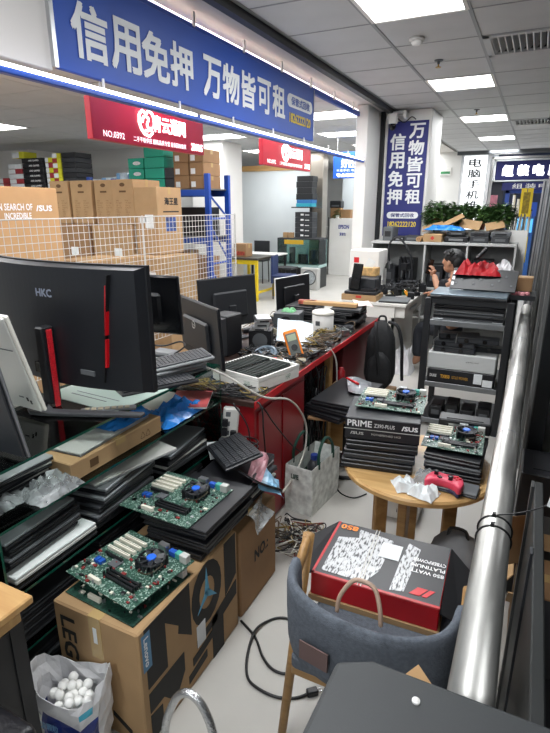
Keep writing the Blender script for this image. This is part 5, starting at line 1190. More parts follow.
# ---- plants on the ledge
for k, (x, sp, h, n_, pm_, lb) in enumerate(((-1.14, .15, .34, 420, mat('terracotta', '#8a4b38', .7), 'bushy trailing plant in a terracotta pot at the left end of the ledge'), (-.88, .16, .30, 420, darkgrey, 'bushy trailing plant in a dark pot in the middle of the ledge'), (-.63, .15, .24, 340, mat('terracotta', '#8a4b38', .7), 'lower trailing plant right of the middle of the ledge'), (-.40, .14, .28, 340, white, 'leafy plant in a white patterned pot at the right of the ledge'))):
    t = thing('potted_plant', lb, 'plant', (x, 6.88, 1.441))
    MB().lathe([(.05, 0), (.07, .12), (.075, .13), (.066, .13), (.06, .11), (.01, .10)], 18).build('pot', pm_, t, smooth=True)
    rl_ = random.Random(40 + k); q = MB()
    for j in range(n_ + 500):
        a_ = rl_.uniform(0, 2 * PI); ph = rl_.uniform(-1, 1); rr_ = rl_.uniform(.5, 1); cs = math.sqrt(1 - ph * ph)
        c_ = Vector((sp * 1.1 * rr_ * cs * math.cos(a_), -.02 + .085 * rr_ * cs * math.sin(a_), .14 + h * .5 * rr_ * ph))
        if c_.z < .02: c_.y = -.10 - .04 * rl_.random()
        d_ = Vector((math.cos(a_) + rl_.uniform(-.7, .7), math.sin(a_) * .6 - .3, rl_.uniform(-.8, .5))).normalized(); sd_ = d_.cross(Vector((0, 0, 1))).normalized() * .02; L_ = d_ * rl_.uniform(.04, .075); u_ = Vector((0, 0, .006))
        q.add([c_, c_ + L_ * .45 + sd_ + u_, c_ + L_, c_ + L_ * .45 - sd_ + u_], [(0, 1, 2), (0, 2, 3)], rl_.choice((0, 0, 1)))
    q.build('foliage', [greenleaf, leafl], t, loc=(0, 0, .03), recalc=False)
# right of the ledge: blue drawers, yellow tags and white poles
t = thing('catalog_rack', 'small grey magazine rack at the right end of the ledge', 'rack', (-.22, 6.88, 1.441)); 
for k in range(4): MB().cb(-.06 + .04 * k, 0, .09, .012, .1, .18, ry=R(6)).build('divider', midgrey, t)
for k, (y, lb) in enumerate(((7.6, 'yellow caution board leaning at the aisle right, upper one'),)):
    t = thing('caution_sign', 'yellow printed caution board standing at the right of the aisle', 'sign', (-.18, 7.7, 1.0)); MB().box(-.07, .07, 0, .02, .58, .93).build('upper_board', yellow, t); MB().box(-.05, .08, 0, .02, .0, .33).build('lower_board', yellow, t); MB().box(-.04, .04, -.003, 0, .62, .88).build('print', mat('caution_ink', '#8a7410', .6, var=.5, scale=30), t); MB().cyl((0, .01, -1.0), (0, .01, .93), .012, n=8).build('pole', midgrey, t)
for k in range(5):
    t = thing('white_pole', 'slim white pole beside the caution board, %s from the left' % ['first', 'second', 'third', 'fourth', 'fifth'][k], 'pole', (-.33 + .045 * k, 7.85, 0), 0, 'white poles by the caution board', (R(0), R(.3 * k), 0)); MB().cyl((0, 0, 0), (0, 0, 1.85 - .05 * k), .018, n=8).build('shaft', white, t); MB().cyl((0, 0, 1.85 - .05 * k), (0, 0, 1.87 - .05 * k), .02, n=8).build('end_cap', darkgrey, t)

# ================================================================== person at the repair desk (seen behind the rack)
def skinbody(name, joints, edges, m, parent, sub=2):
    me = bpy.data.meshes.new(name); me.from_pydata([j[0] for j in joints], edges, [])
    o = bpy.data.objects.new(name, me); col.objects.link(o)
    md = o.modifiers.new('k', 'SKIN'); md.use_smooth_shade = True
    for i, j in enumerate(joints):
        sv = me.skin_vertices[0].data[i]; r = j[1]; sv.radius = (r, r) if not isinstance(r, tuple) else r; sv.use_root = (i == 0)
    s = o.modifiers.new('s', 'SUBSURF'); s.levels = sub; s.render_levels = sub
    dg = bpy.context.evaluated_depsgraph_get(); dg.update(); m2 = bpy.data.meshes.new_from_object(o.evaluated_get(dg)); m2.name = name
    bpy.data.objects.remove(o); m2.materials.clear(); m2.materials.append(m)
    return m2
pr = thing('person', 'person with short black hair in a dark shirt, seated, holding up a phone', 'person', (-.655, 5.62, 0), R(-25))
J = [((0, .05, .50), .13), ((0, .05, .70), .13), ((-.01, .03, .90), .145), ((-.03, .02, 1.00), .07), ((-.06, .01, 1.06), .048), ((-.08, 0, 1.12), .05),
     ((-.05, -.18, .95), .055), ((-.06, -.20, .82), .042), ((-.20, -.12, .98), .032), ((-.235, -.10, 1.03), .026),
     ((-.05, .22, .95), .055), ((-.08, .24, .80), .042), ((-.27, .12, .80), .032), ((-.33, .08, .80), .026),
     ((-.10, -.08, .47), .085), ((-.32, -.16, .47), .065), ((-.31, -.16, .10), .045), ((-.37, -.17, .05), .04),
     ((-.10, .14, .47), .085), ((-.32, .22, .47), .065), ((-.31, .22, .10), .045), ((-.37, .23, .05), .04)]
E_ = [(0, 1), (1, 2), (2, 3), (3, 4), (4, 5), (2, 6), (6, 7), (7, 8), (8, 9), (2, 10), (10, 11), (11, 12), (12, 13), (0, 14), (14, 15), (15, 16), (16, 17), (0, 18), (18, 19), (19, 20), (20, 21)]
bmesh_body = skinbody('body', J, E_, skin, pr)
bm = bmesh.new(); bm.from_mesh(bmesh_body)
def blob(c, s, rot=(0, 0, 0), u=20, v=14):
    M_ = Matrix.Translation(c) @ Euler(rot).to_matrix().to_4x4() @ Matrix.Diagonal((*s, 1))
    return bmesh.ops.create_uvsphere(bm, u_segments=u, v_segments=v, radius=1, matrix=M_)
blob((-.095, 0, 1.165), (.098, .075, .112), (0, R(-8), 0)); blob((-.125, 0, 1.10), (.06, .052, .05))
blob((-.195, 0, 1.15), (.02, .012, .022)); blob((-.175, 0, 1.105), (.014, .025, .007))
for s in (-1, 1): blob((-.085, s * .077, 1.155), (.022, .012, .032)); blob((-.178, s * .03, 1.178), (.008, .014, .008))
# hands: palm with five fingers each
def fingers(c, ax, up, curl):
    c = Vector(c); ax = Vector(ax).normalized(); up = Vector(up).normalized(); sd = ax.cross(up)
    blob(c, (.022, .038, .04), (0, R(30), 0), 12, 8)
    for k in range(4):
        p = c + up * .03 + sd * (.025 - .017 * k); L = (.065, .075, .07, .055)[k]; q0 = p
        for j in range(3):
            q1 = q0 + (up * math.cos(curl * j) + ax * math.sin(curl * j)) * L / 3; seg = MB().cyl(q0, q1, .0085, .0075, n=8); vv = [bm.verts.new(v) for v in seg.v]
            for f_ in seg.f: bm.faces.new([vv[i] for i in f_])
            q0 = q1
    p = c + sd * -.03; q1 = p + (ax * .6 + up * .5) * .05; seg = MB().cyl(p, q1, .011, .008, n=8); vv = [bm.verts.new(v) for v in seg.v]
    for f_ in seg.f: bm.faces.new([vv[i] for i in f_])
fingers((-.25, -.095, 1.045), (-1, -.1, 0), (-.25, .1, 1), .75)
fingers((-.36, .07, .80), (0, 0, -1), (-1, 0, .05), .35)
for f_ in bm.faces: f_.smooth = True
bm.to_mesh(bmesh_body); bm.free(); link('body', bmesh_body, pr)
shirtm = mat('dark_shirt', '#17181c', .85, bump=.3, bscale=30)
SJ = [((0, .05, .48), .15), ((0, .05, .70), .15), ((-.01, .03, .90), .16), ((-.03, .02, .99), .09), ((-.05, -.18, .955), .07), ((-.058, -.197, .85), .055), ((-.05, .22, .955), .07), ((-.075, .237, .85), .055)]
link('shirt', skinbody('shirt', SJ, [(0, 1), (1, 2), (2, 3), (2, 4), (4, 5), (2, 6), (6, 7)], shirtm, pr), pr)
SJ = [((0, .03, .48), .145), ((-.10, -.08, .47), .1), ((-.32, -.16, .47), .078), ((-.31, -.16, .12), .06), ((-.10, .14, .47), .1), ((-.32, .22, .47), .078), ((-.31, .22, .12), .06)]
link('trousers', skinbody('trousers', SJ, [(0, 1), (1, 2), (2, 3), (0, 4), (4, 5), (5, 6)], mat('dark_trousers', '#22252c', .85), pr), pr)
hb = bmesh.new(); bm = hb
blob((-.075, 0, 1.205), (.112, .088, .09), (0, R(14), 0)); blob((-.02, 0, 1.165), (.06, .08, .085)); blob((-.15, 0, 1.235), (.05, .06, .035), (0, R(30), 0))
for k in range(40):
    a = random.uniform(0, 2 * PI); blob((-.075 + .09 * math.cos(a) * random.random(), .075 * math.sin(a), 1.215 + random.uniform(0, .06)), (.03, .014, .014), (random.random(), random.random(), a), 8, 6)
hm_ = bpy.data.meshes.new('hair'); hb.to_mesh(hm_); hb.free(); hm_.materials.append(hairm); hm_.polygons.foreach_set('use_smooth', [True] * len(hm_.polygons)); link('hair', hm_, pr)
t = thing('smartphone', 'black smartphone held up in the hand of the seated person', 'phone', (-.975, 5.635, 1.03), 0, None, (R(0), R(12), R(45))); MB().box(-.037, .037, -.005, .005, 0, .155).build('body', blackg, t, bevel=.004); MB().box(-.034, .034, .0052, .0056, .006, .148).build('screen', mat('phone_screen', '#16181d', .1), t); MB().box(-.03, -.01, -.0075, -.005, .115, .145).build('camera_bump', darkgrey, t)
t = thing('office_stool', 'dark stool under the seated person', 'stool', (-.635, 5.67, 0)); MB().lathe([(.2, .30), (.21, .32), (.2, .355), (.02, .36)], 24).build('seat', blackp, t, smooth=True); MB().cyl((0, 0, .05), (0, 0, .3), .025, n=10).build('column', darkgrey, t)
for k in range(5): MB().cyl((0, 0, .06), (.24 * math.cos(2 * PI * k / 5), .24 * math.sin(2 * PI * k / 5), .03), .016, n=6).build('foot', blackp, t)

# ================================================================== black rack
rk = thing('parts_rack', 'black metal parts rack with grey shelf lips beyond the round table', 'rack', (-.39, 4.05, 0))
rm_ = mat('rack_black', '#1d1f22', .45)
for x in (-.29, .29):
    for y in (.02, .58): MB().box(x - .025, x + .025, y - .02, y + .02, 0, 1.04).build('post', rm_, rk, bevel=.003)
lip = mat('lip_grey', '#7d8082', .4, metal=.5, var=.08, scale=10)
for z in (.06, .37, .865):
    MB().box(-.28, .28, .0, .6, z - .006, z).build('shelf_board', rm_, rk); MB().box(-.265, .265, -.004, .0, z - .03, z + .012).build('shelf_lip', lip, rk, bevel=.002)
for y in (.02, .58): MB().box(-.28, .28, y - .012, y + .012, 1.0, 1.04).build('top_beam', rm_, rk)
G12 = 'slabs on the upper rack shelf'
z = .867
for k in range(4):
    laptop('dark slab laptop on the upper rack shelf, %s from below' % ['first', 'second', 'third', 'topmost'][k], (-.39, 4.26, z), R(180), .50, .36, .031, [darkgrey, mat('slab_grey', '#4a4d50', .4, metal=.3), blackp, MATS['slab_grey'], darkgrey][k], [lip, blackp][k % 2], G12); z += .034
laptop('large blue grey laptop lying on top of the rack with hinge facing out', (-.40, 4.24, 1.042), R(180), .54, .38, .035, mat('blue_lid', '#6d7b84', .35, metal=.4), blackp)
t = thing('circuit_tray', 'black perforated tray with silver connectors tilted on top of the rack', 'tray', (-.33, 4.30, 1.08), 0, None, (R(52), 0, R(-4)))
MB().box(-.24, .24, 0, .19, 0, .012).build('plate', blackp, t, bevel=.003)
for k in range(10): MB().box(-.009, .006, -.007, .008, .012, .016).build('connector', midgrey, t, loc=(-.2 + .045 * k, .05 + .08 * ((k * 7) % 3) / 2, 0), rot=R(40 * (k % 3)))
for k in range(3): MB().box(-.235, -.215, .03 + .05 * k, .06 + .05 * k, .012, .014).build('icon', inkwhite, t)
crumple('plastic_bag', 'red plastic shopping bag bundle on top of the rack', (-.38, 4.44, 1.19), .34, .2, .12, mat('red_film', '#b41822', .4, var=.12, scale=14, bump=.5, bscale=24), 33, n=10)
crumple('plastic_bag', 'white plastic bag beside the red bag on the rack', (-.20, 4.50, 1.19), .14, .16, .12, whitebag, 35, n=8)
for k, (x, lb) in enumerate(((-.38, 'flat black case under the red bag on the rack'), (-.2, 'small black case under the white bag on the rack'))): device(lb, (x, 4.5, 1.042), .2 if k == 0 else .12, .16, .146, blackp, 0, 'cases on the rack')
t = thing('black_handle', 'black brush handle sticking out of the red bag', 'brush', (-.36, 4.33, 1.36), 0, None, (R(20), R(-50), R(10))); MB().box(-.05, .05, -.015, .015, -.012, .012).build('handle', blackp, t, bevel=.005)
c = carton('small brown carton at the right top of the rack beside the steel pipe', -.11, .02, 4.55, 4.70, 1.06, 1.17, kraft2, seam=False)
t = thing('side_tray', 'black side tray on the rack right edge', 'tray', (-.05, 4.5, 1.03)); MB().box(-.09, .10, -.2, .22, 0, .02).build('plate', blackp, t); MB().box(-.09, .10, -.205, -.2, 0, .035).build('lip', rm_, t)
MB().box(-.09, -.06, -.2, .2, -.03, 0).build('bracket', rm_, t)
for k in range(4):
    t = thing('sponge', 'pink lump on the side tray by the pipe end', 'sponge', (-.1 + .03 * k, 4.36 + .03 * (k % 2), 1.051), k, 'pink lumps on the tray'); MB().lathe([(.014, 0), (.022, .01), (.02, .025), (.008, .032)], 10).build('lump', mat('pink_lump', '#d98f96', .7), t, smooth=True)
# GPUs and boxes inside the rack
c = carton('black power supply carton with gold print on the lower rack shelf', -.64, -.15, 4.06, 4.4, .372, .49, blackp, seam=False, tape=False)
text(c, 'DUKE', (-.2, -.172, .06), .05, .022, inkwhite, bold=.02); text(c, 'TX850', (-.11, -.172, .06), .07, .03, mat('gold_ink', '#c9952e', .5), bold=.03); text(c, 'GOLD POWER', (.0, -.172, .06), .12, .022, mat('gold_ink', '#c9952e', .5)); MB().box(.1, .16, -.172, -.17, .03, .11).build('sticker', paper, c); MB().box(.165, .235, -.172, -.17, .015, .07).build('sticker', paper, c)
c = carton('pale grey flat carton above the black one in the rack', -.645, -.15, 4.06, 4.4, .492, .62, mat('carton_pale', '#bfc1c0', .6), seam=False, tape=False); text(c, 'graphics card', (.08, -.172, .075), .09, .012, ink)
def gpu(label, loc, rz, group):
    t = thing('graphics_card', label, 'graphics card', loc, rz, group)
    link('shroud', cached('gpu', lambda: MB().box(-.15, .15, -.055, .055, 0, .038).mesh('shroud', darkgrey, bevel=.005)), t)
    link('backplate', cached('gpub', lambda: MB().box(-.15, .15, -.058, .05, .039, .042).mesh('backplate', MATS['slab_grey'])), t)
    link('bracket', cached('gpuc', lambda: MB().box(-.158, -.152, -.06, .05, -.005, .044).mesh('bracket', alum)), t)
    for x in (-.08, .05): link('fan', cached('gpuf', lambda: MB().cyl((0, -.056, .019), (0, -.0575, .019), .017, n=14).mesh('fan', blackg)), t, (x, 0, 0))
    return t
GG = 'graphics cards in the rack'
for k, (x, y, z, rz) in enumerate(((-.46, 4.13, .622, 0), (-.27, 4.25, .622, 4), (-.46, 4.14, .667, -5), (-.30, 4.13, .712, 3), (-.45, 4.22, .712, 8))):
    gpu('grey black graphics card piled on the pale carton in the rack, %s placed' % ['first', 'second', 'third', 'fourth', 'fifth'][k], (x, y, z), R(rz), GG)
for k in range(4): device('dark spare part at the bottom of the rack, %s from the left' % ['first', 'second', 'third', 'fourth'][k], (-.56 + .12 * k, 4.2, .061), .1, .2, .1 + .03 * (k % 2), blackp, 0, 'spare parts at the rack bottom', 'spare_part')

# ================================================================== round table with parts
t = thing('round_table', 'small round light wood table carrying boxes and motherboards', 'table', (-.365, 2.27, 0))
MB().lathe([(.325, .515), (.34, .522), (.342, .54), (.335, .55), (.01, .551)], 56).build('table_top', woodmat('table_wood', '#c0955d', '#d8b27a', .35, 4, (1, 9, 9)), t, smooth=False)
for a in (215, 265, 100, 20): MB().cb(.17 * math.cos(R(a)), .17 * math.sin(R(a)), .257, .06, .04, .515, rz=R(a)).build('leg', oak, t, bevel=.004)
MB().lathe([(.16, .47), (.16, .515)], 28).build('apron', oak, t)
ZB = .552
G13 = 'black trays on the round table'
for k in range(3):
    laptop('wide black tray laptop at the left of the round table, %s from below' % ['first', 'second', 'third'][k], (-.545 + .005 * k, 2.25 + .01 * k, ZB + .045 * k), R(9 + 1 * k), .32, .29, .043, blackp, [blackp, darkgrey][k % 2], G13)
t = thing('motherboard_box', 'black flat carton with white lettering on the black trays', 'box', (-.535, 2.27, ZB + .138), R(10)); MB().box(-.165, .165, -.14, .14, 0, .105).build('body', mat('carton_black', '#1b1d22', .4), t, bevel=.003)
text(t, 'PRIME', (-.10, -.1415, .078), .11, .03, inkwhite, bold=.02); text(t, 'Z390-PLUS', (.01, -.1415, .074), .09, .018, inkwhite); text(t, '/SUS', (.12, -.1415, .074), .07, .022, inkwhite, bold=.04); text(t, '/SUS', (-.11, -.1415, .03), .06, .014, silver, bold=.03); text(t, 'MOTHERBOARD 64GB', (.02, -.1415, .03), .13, .01, silver)
MB().box(-.17, .17, -.1412, -.1402, .048, .051).build('stripe', silver, t)
motherboard('green motherboard on top of the black lettered carton', (-.525, 2.36, ZB + .256), R(6), .31, .27, 'motherboards on the round table', pcb2, True, 11)
device('silver bracket plate between the black lettered carton and its motherboard', (-.50, 2.35, ZB + .244), .2, .16, .008, alum, R(10), 'metal plates', 'metal_plate')
for k in range(3):
    laptop('black laptop chassis at the right of the round table, %s from below' % ['first', 'second', 'third'][k], (-.205, 2.32 + .01 * k, ZB + .033 * k), R(2 - 2 * k), .24, .30, .032, [blackp, midgrey, blackp][k], None, G13)
motherboard('green motherboard on the laptop chassis near the steel pipe', (-.225, 2.36, ZB + .115), R(2), .26, .27, 'motherboards on the round table', pcb2, True, 12)
device('black radiator block behind the right motherboard', (-.20, 2.53, ZB + .10), .24, .1, .06, blackp, R(4), 'metal plates', 'heatsink_block')
laptop('thin strip keyboard tray on the front of the table near the clear film', (-.18, 2.10, ZB), R(-3), .2, .1, .02, midgrey, darkgrey)
crumple('plastic_bag', 'clear crumpled film on the round table near the game controller', (-.27, 2.12, ZB + .002), .16, .1, .05, MATS['clear_film'], 51, n=8)
for k, (x, y, s, r) in enumerate(((-.37, 2.03, .10, 30), (-.285, 2.0, .10, 75))):
    crumple('tissue', 'crumpled white tissue by the game controller, %s one' % ['left', 'right'][k], (x, y, ZB), s, .11, .05, paper, 60 + k, 'tissue', 6, rz=R(r))
# controller
t = thing('game_controller', 'pink red game controller lying on the round table', 'game controller', (-.215, 2.075, ZB + .012), R(-4))
pinkm = mat('controller_pink', '#d6425c', .4)
prof = [(-.075, -.05), (-.062, -.057), (-.045, -.035), (-.02, -.022), (.02, -.022), (.045, -.035), (.062, -.057), (.075, -.05), (.078, -.01), (.066, .035), (.04, .048), (0, .042), (-.04, .048), (-.066, .035), (-.078, -.01)]
MB().prism(prof, .008, .044).build('shell', pinkm, t, bevel=.010, seg=2, smooth=True); MB().prism([(x * .97, y * .97) for x, y in prof], -.010, .010).build('underside', mat('controller_blue', '#1d2248', .4), t, bevel=.005)
for x, y in ((-.042, .018), (.022, -.004)): MB().lathe([(.011, .04), (.008, .052), (.012, .058), (.009, .061), (.002, .06)], 16, c=(x, y, 0)).build('thumbstick', blackp, t, smooth=True)
MB().box(-.032, -.012, -.008, -.002, .043, .049).box(-.025, -.019, -.015, .005, .043, .049).build('direction_pad', blackp, t)
for a in range(4): MB().cyl((.045 + .011 * math.cos(PI / 2 * a), .018 + .011 * math.sin(PI / 2 * a), .042), (.045 + .011 * math.cos(PI / 2 * a), .018 + .011 * math.sin(PI / 2 * a), .049), .005, n=10).build('button', redp, t)
for s in (-1, 1): MB().cyl((s * .035, .05, .022), (s * .06, .043, .022), .009, n=8).build('trigger', blackp, t)
c = carton('white carton on the floor below the round table', -.60, -.40, 2.62, 2.85, 0, .16, white, seam=False); text(c, 'intel', (.02, -.117, .06), .07, .03, ink)
t = thing('grey_sack', 'slumped dark grey fabric bag under the round table by the pipe', 'bag', (-.14, 2.07, 0)); superbox(.13, .14, .36, 0, 16, 8, .7).build('body', mat('sack_grey', '#6d6e70', .9, var=.1, scale=12, bump=.5, bscale=14), t, smooth=True); MB().tube([(-.04, 0, .33), (-.03, 0, .38), (.03, 0, .38), (.04, 0, .33)], .008, smooth=4).build('handle', blackp, t)

# ================================================================== armchair with red box
ch = thing('armchair', 'grey fabric chair with light wooden legs and a leather strap on its back', 'chair', (-.28, 1.30, 0))
# local: world minus (-.28,1.30)
path = [(-.232, -.09), (-.222, -.145), (-.185, -.185), (-.10, -.215), (0, -.224), (.10, -.215), (.18, -.185), (.212, -.145), (.222, -.08)]
pth = spline([Vector((x, y, 0)) for x, y in path], 4); N = len(pth)
def chair_back(off):
    vs = []
    for i, p in enumerate(pth):
        tt = (pth[min(i + 1, N - 1)] - pth[max(i - 1, 0)]).normalized(); nn = Vector((tt.y, -tt.x, 0))
        u = i / (N - 1); hgt = .5 + .5 * math.sin(PI * min(1, max(0, u)))
        vs.append((p + nn * off, u))
    return vs
q = MB(); ring = []
for i in range(N):
    u = i / (N - 1); p = pth[i]; tt = (pth[min(i + 1, N - 1)] - pth[max(i - 1, 0)]).normalized(); nn = Vector((tt.y, -tt.x, 0))
    e = math.sin(PI * u) ** .5; zt_ = .685 - .0 * (1 - e) + .02 * math.cos(2 * PI * u); zb_ = .42 + .10 * (1 - e) ; th = .017
    sec = []
    for k in range(12):
        a = 2 * PI * k / 12; c_, s_ = math.cos(a), math.sin(a)
        sec.append(p + nn * (th * math.copysign(abs(c_) ** .6, c_)) + nn * (.03 * ((zt_ + zb_) / 2 + (zt_ - zb_) / 2 * s_ - .46) * 1.2) + Vector((0, 0, (zt_ + zb_) / 2 + (zt_ - zb_) / 2 * math.copysign(abs(s_) ** .5, s_))))
    ring += sec
q.add(ring, [(i * 12 + k, i * 12 + (k + 1) % 12, (i + 1) * 12 + (k + 1) % 12, (i + 1) * 12 + k) for i in range(N - 1) for k in range(12)] + [tuple(range(11, -1, -1)), tuple(range((N - 1) * 12, N * 12))])
q.build('backrest', fabric, ch, smooth=True)
MB().prism([(-.21, -.2), (.2, -.2), (.22, .1), (.2, .26), (-.2, .26), (-.22, .1)], .40, .455).build('seat', fabric, ch, bevel=.015, seg=2)
for (x0, y0, z0), (x1, y1, z1) in (((-.25, .03, .705), (-.27, -.13, 0)), ((.24, .02, .68), (.25, -.03, 0)), ((-.2, .24, .41), (-.23, .28, 0)), ((.2, .24, .41), (.22, .28, 0))):
    MB().cyl((x1, y1, z1), (x0, y0, z0), .014, .019, n=10).build('leg', oak, ch, smooth=True)
MB().tube([(-.25, .03, .695), (-.248, .0, .69), (-.236, -.09, .66)], .015, n=8).build('arm_end', oak, ch, smooth=True)
MB().box(-.21, .21, -.19, .24, .37, .40).build('seat_frame', oak, ch, bevel=.004)
MB().tube([(-.06, -.24, .70), (-.055, -.235, .745), (-.03, -.215, .785), (.0, -.21, .79), (.03, -.215, .78), (.05, -.235, .74), (.055, -.24, .70)], .006, n=6, smooth=4).build('strap', mat('leather_tan', '#a98f7d', .5), ch, smooth=True)
MB().cb(-.12, -.245, .53, .09, .004, .06, rz=R(-10)).build('patch', mat('brown_reflection', '#6b5552', .7), ch)  # brown reflection on the backrest, put in as a coloured slab
t = thing('red_box', 'red and black power supply carton with worn top lying on the chair seat', 'box', (-.325, 1.50, .456), R(2))
MB().box(-.195, .195, -.155, .155, 0, .022).build('tray', kraft, t); MB().box(-.19, .19, -.15, .15, .022, .115).build('body', mat('carton_red', '#b3121c', .35), t, bevel=.003)
MB().box(-.188, .188, -.148, .148, .115, .1165).build('top_print', mat('carton_top', '#222125', .4), t)
MB().box(-.19, .19, -.15, -.14, .1165, .1175).box(-.19, -.182, -.15, .15, .1165, .1175).build('red_edge', MATS['carton_red'], t)
wm_ = mat('worn_film', '#8f9092', .3, var=.85, scale=42, detail=12, stretch=(4, 1, 1))
_r = [n for n in wm_.node_tree.nodes if n.type == 'VALTORGB'][0].color_ramp; _r.elements[0].position = .40; _r.elements[1].position = .50; _r.elements[0].color = lin('#3a3a3d'); _r.elements[1].color = lin('#c4c5c7')
MB().prism([(-.165, -.125), (-.03, -.13), (.0, -.06), (.01, .11), (-.11, .13), (-.10, .08), (-.165, .06)], .1165, .1178).build('worn_patch', wm_, t); MB().prism([(.045, -.13), (.085, -.12), (.10, .10), (.06, .12), (.05, .02)], .1165, .1178).build('worn_patch', wm_, t)
MB().box(-.02, .045, .01, .09, .1178, .119).build('sticker', paper, t)
text(t, '850', (-.145, .125, .1181), .06, .028, orange, 'top', bold=.03, roll=PI)
for k, s in enumerate(('CYBERPOWER', 'PLATINUM', '850 WATT')): text(t, s, (.135, .045 - .028 * k, .118), .10, .017, inkwhite, 'top', bold=.02, roll=PI)
MB().prism([(.10, -.12), (.13, -.12), (.15, -.085), (.12, -.085)], .1166, .1182).prism([(.135, -.12), (.15, -.12), (.17, -.085), (.155, -.085)], .1166, .1182).build('emblem', redp, t)
MB().tube([(-.055, .15, .119), (-.05, 0, .1195), (-.045, -.15, .119)], .0015, n=4).tube([(-.045, .15, .119), (-.04, 0, .1195), (-.035, -.15, .119)], .0015, n=4).build('twine', cable_w, t)
fl = mat('flap_black', '#202124', .6)
MB().add([(-.19, .15, .115), (-.19, -.15, .115), (-.26, -.11, .045), (-.275, .09, .06)], [(0, 1, 2, 3)]).build('side_flap', fl, t, thick=.004); MB().add([(.19, .15, .115), (.19, -.15, .10), (.245, -.12, .045), (.255, .12, .06)], [(0, 1, 2, 3)]).build('side_flap', fl, t, thick=.004)
t.scale = (1.07, 1.05, .88)
t = thing('cardboard_piece', 'small brown cardboard piece between chair and grey cabinet', 'cardboard', (-.085, .90, .70), 0, None, (R(30), R(20), R(-35))); MB().box(-.06, .06, -.03, .03, 0, .006).build('sheet', kraft3, t)
t = thing('leaning_strut', 'thin grey stand holding the small cardboard piece behind the chair', 'stand', (-.085, .90, 0)); MB().cyl((0, 0, 0), (0, 0, .69), .008, n=6).build('rod', darkgrey, t); MB().cyl((0, 0, 0), (0, 0, .01), .04, n=12).build('foot', darkgrey, t)

# ================================================================== grey cabinet close to the camera
t = thing('grey_cabinet', 'dark grey cabinet top with clipped corner at the bottom right', 'cabinet', (0, 0, 0))
gm = mat('cabinet_grey', '#2e3133', .55, var=.06, scale=9, bump=.06, bscale=300)
MB().prism([(-.215, .1), (.36, .1), (.36, .665), (-.15, .668), (-.203, .64)], .92, 1.0).build('top', gm, t, bevel=.008, seg=2)
MB().prism([(-.20, .12), (.34, .12), (.34, .645), (-.14, .648), (-.185, .63)], .0, .92).build('body', gm, t, bevel=.005)
MB().lathe([(.006, 0), (.006, .003), (.003, .005)], 14, c=(-.072, .622, 1.0)).build('screw', white, t)

# ================================================================== steel rail pipe
t = thing('steel_pipe', 'thick polished steel rail pipe running along the right of the aisle', 'pipe', (0, 0, 0))
MB().cyl((0, .70, .86), (0, 4.95, .86), .041, n=40).build('tube', steel, t, smooth=True)
for y in (.95, 2.9, 4.9): MB().cyl((0, y, 0), (0, y, .83), .025, n=16).build('support', steel, t, smooth=True)
for y in (2.0, 2.75, 3.6): MB().cyl((0, y - .004, .86), (0, y + .004, .86), .0418, n=40).build('joint', alum, t, smooth=True)
for k, y in enumerate((1.36, 1.31)):
    t = thing('cable_tie', 'black cable tie around the steel pipe, %s one' % ['farther', 'nearer'][k], 'cable tie', (0, y, .86)); MB().tube([(.0435 * math.cos(R(a)), 0, .0435 * math.sin(R(a))) for a in range(0, 361, 12)], .0028, n=6).build('band', cable_b, t); MB().box(-.012, -.002, -.006, .006, .042, .052).build('lock', cable_b, t)
    if k == 0: MB().tube([(.0, 0, .047), (.06, .02, .06), (.13, .05, .09), (.2, .08, .14)], .002, n=5, smooth=4).build('tail', cable_b, t)
# clutter between pipe and shop front
t = thing('steel_board', 'tall grey metal panel standing at the right edge of the frame', 'panel', (.10, 1.1, 0)); MB().box(-.012, .012, -.4, .48, 0, .92).build('plate', mat('panel_grey', '#303232', .45, metal=.4, var=.2, scale=5), t, bevel=.003); MB().box(-.02, -.012, .44, .48, 0, .92).build('edge', mat('panel_edge', '#4a4b4b', .4, metal=.4), t); MB().box(-.018, -.012, .1, .13, 0, .92).build('seam', darkgrey, t)
device('black crate standing behind the metal panel, farther one', (.24, 1.5, 0), .2, .44, .42, blackp, 0, 'crates behind the pipe', 'crate')
t = thing('cardboard_piece', 'torn brown cardboard flap poking up right of the cable ties', 'cardboard', (.07, 1.78, .56), 0, None, (R(70), R(10), R(50))); MB().box(-.07, .07, -.06, .1, 0, .005).build('flap', kraft2, t)
t = thing('cardboard_piece', 'second torn cardboard flap against the metal panel', 'cardboard', (.12, 1.80, .60), 0, None, (R(80), R(-15), R(80))); MB().box(-.06, .06, -.05, .09, 0, .005).build('flap', kraft2, t)
c = carton('open brown carton with raised flaps right of the pipe', .10, .28, 1.88, 2.14, 0, .30, kraft2, seam=False)
for k, (x, y, rot) in enumerate(((-.12, 0, (0, R(-60), 0)), (.12, 0, (0, R(60), 0)), (0, -.2, (R(-50), 0, 0)), (0, .2, (R(50), 0, 0)))): MB().box(-.07 if k < 2 else -.12, .07 if k < 2 else .12, -.19 if k < 2 else -.07, .19 if k < 2 else .07, -.002, .002).build('flap', kraft, c, loc=(x * 1.2, y * 1.2, .35), rot=rot)
device('black upright crate behind the metal panel, nearest', (.24, .96, 0), .2, .5, .52, blackp, 0, 'crates behind the pipe', 'crate'); device('black crate right of the pipe beyond the open carton', (.22, 2.38, 0), .3, .26, .62, blackp, 0, 'crates behind the pipe', 'crate')
t = thing('paper_tag', 'small white and red paper tag on the tie tail right of the pipe', 'tag', (.13, 1.41, .955), 0, None, (R(60), R(20), R(10))); MB().box(-.012, .012, -.018, .018, 0, .001).build('card', paper, t); MB().box(-.012, .012, .006, .012, .001, .0016).build('print', redp, t)

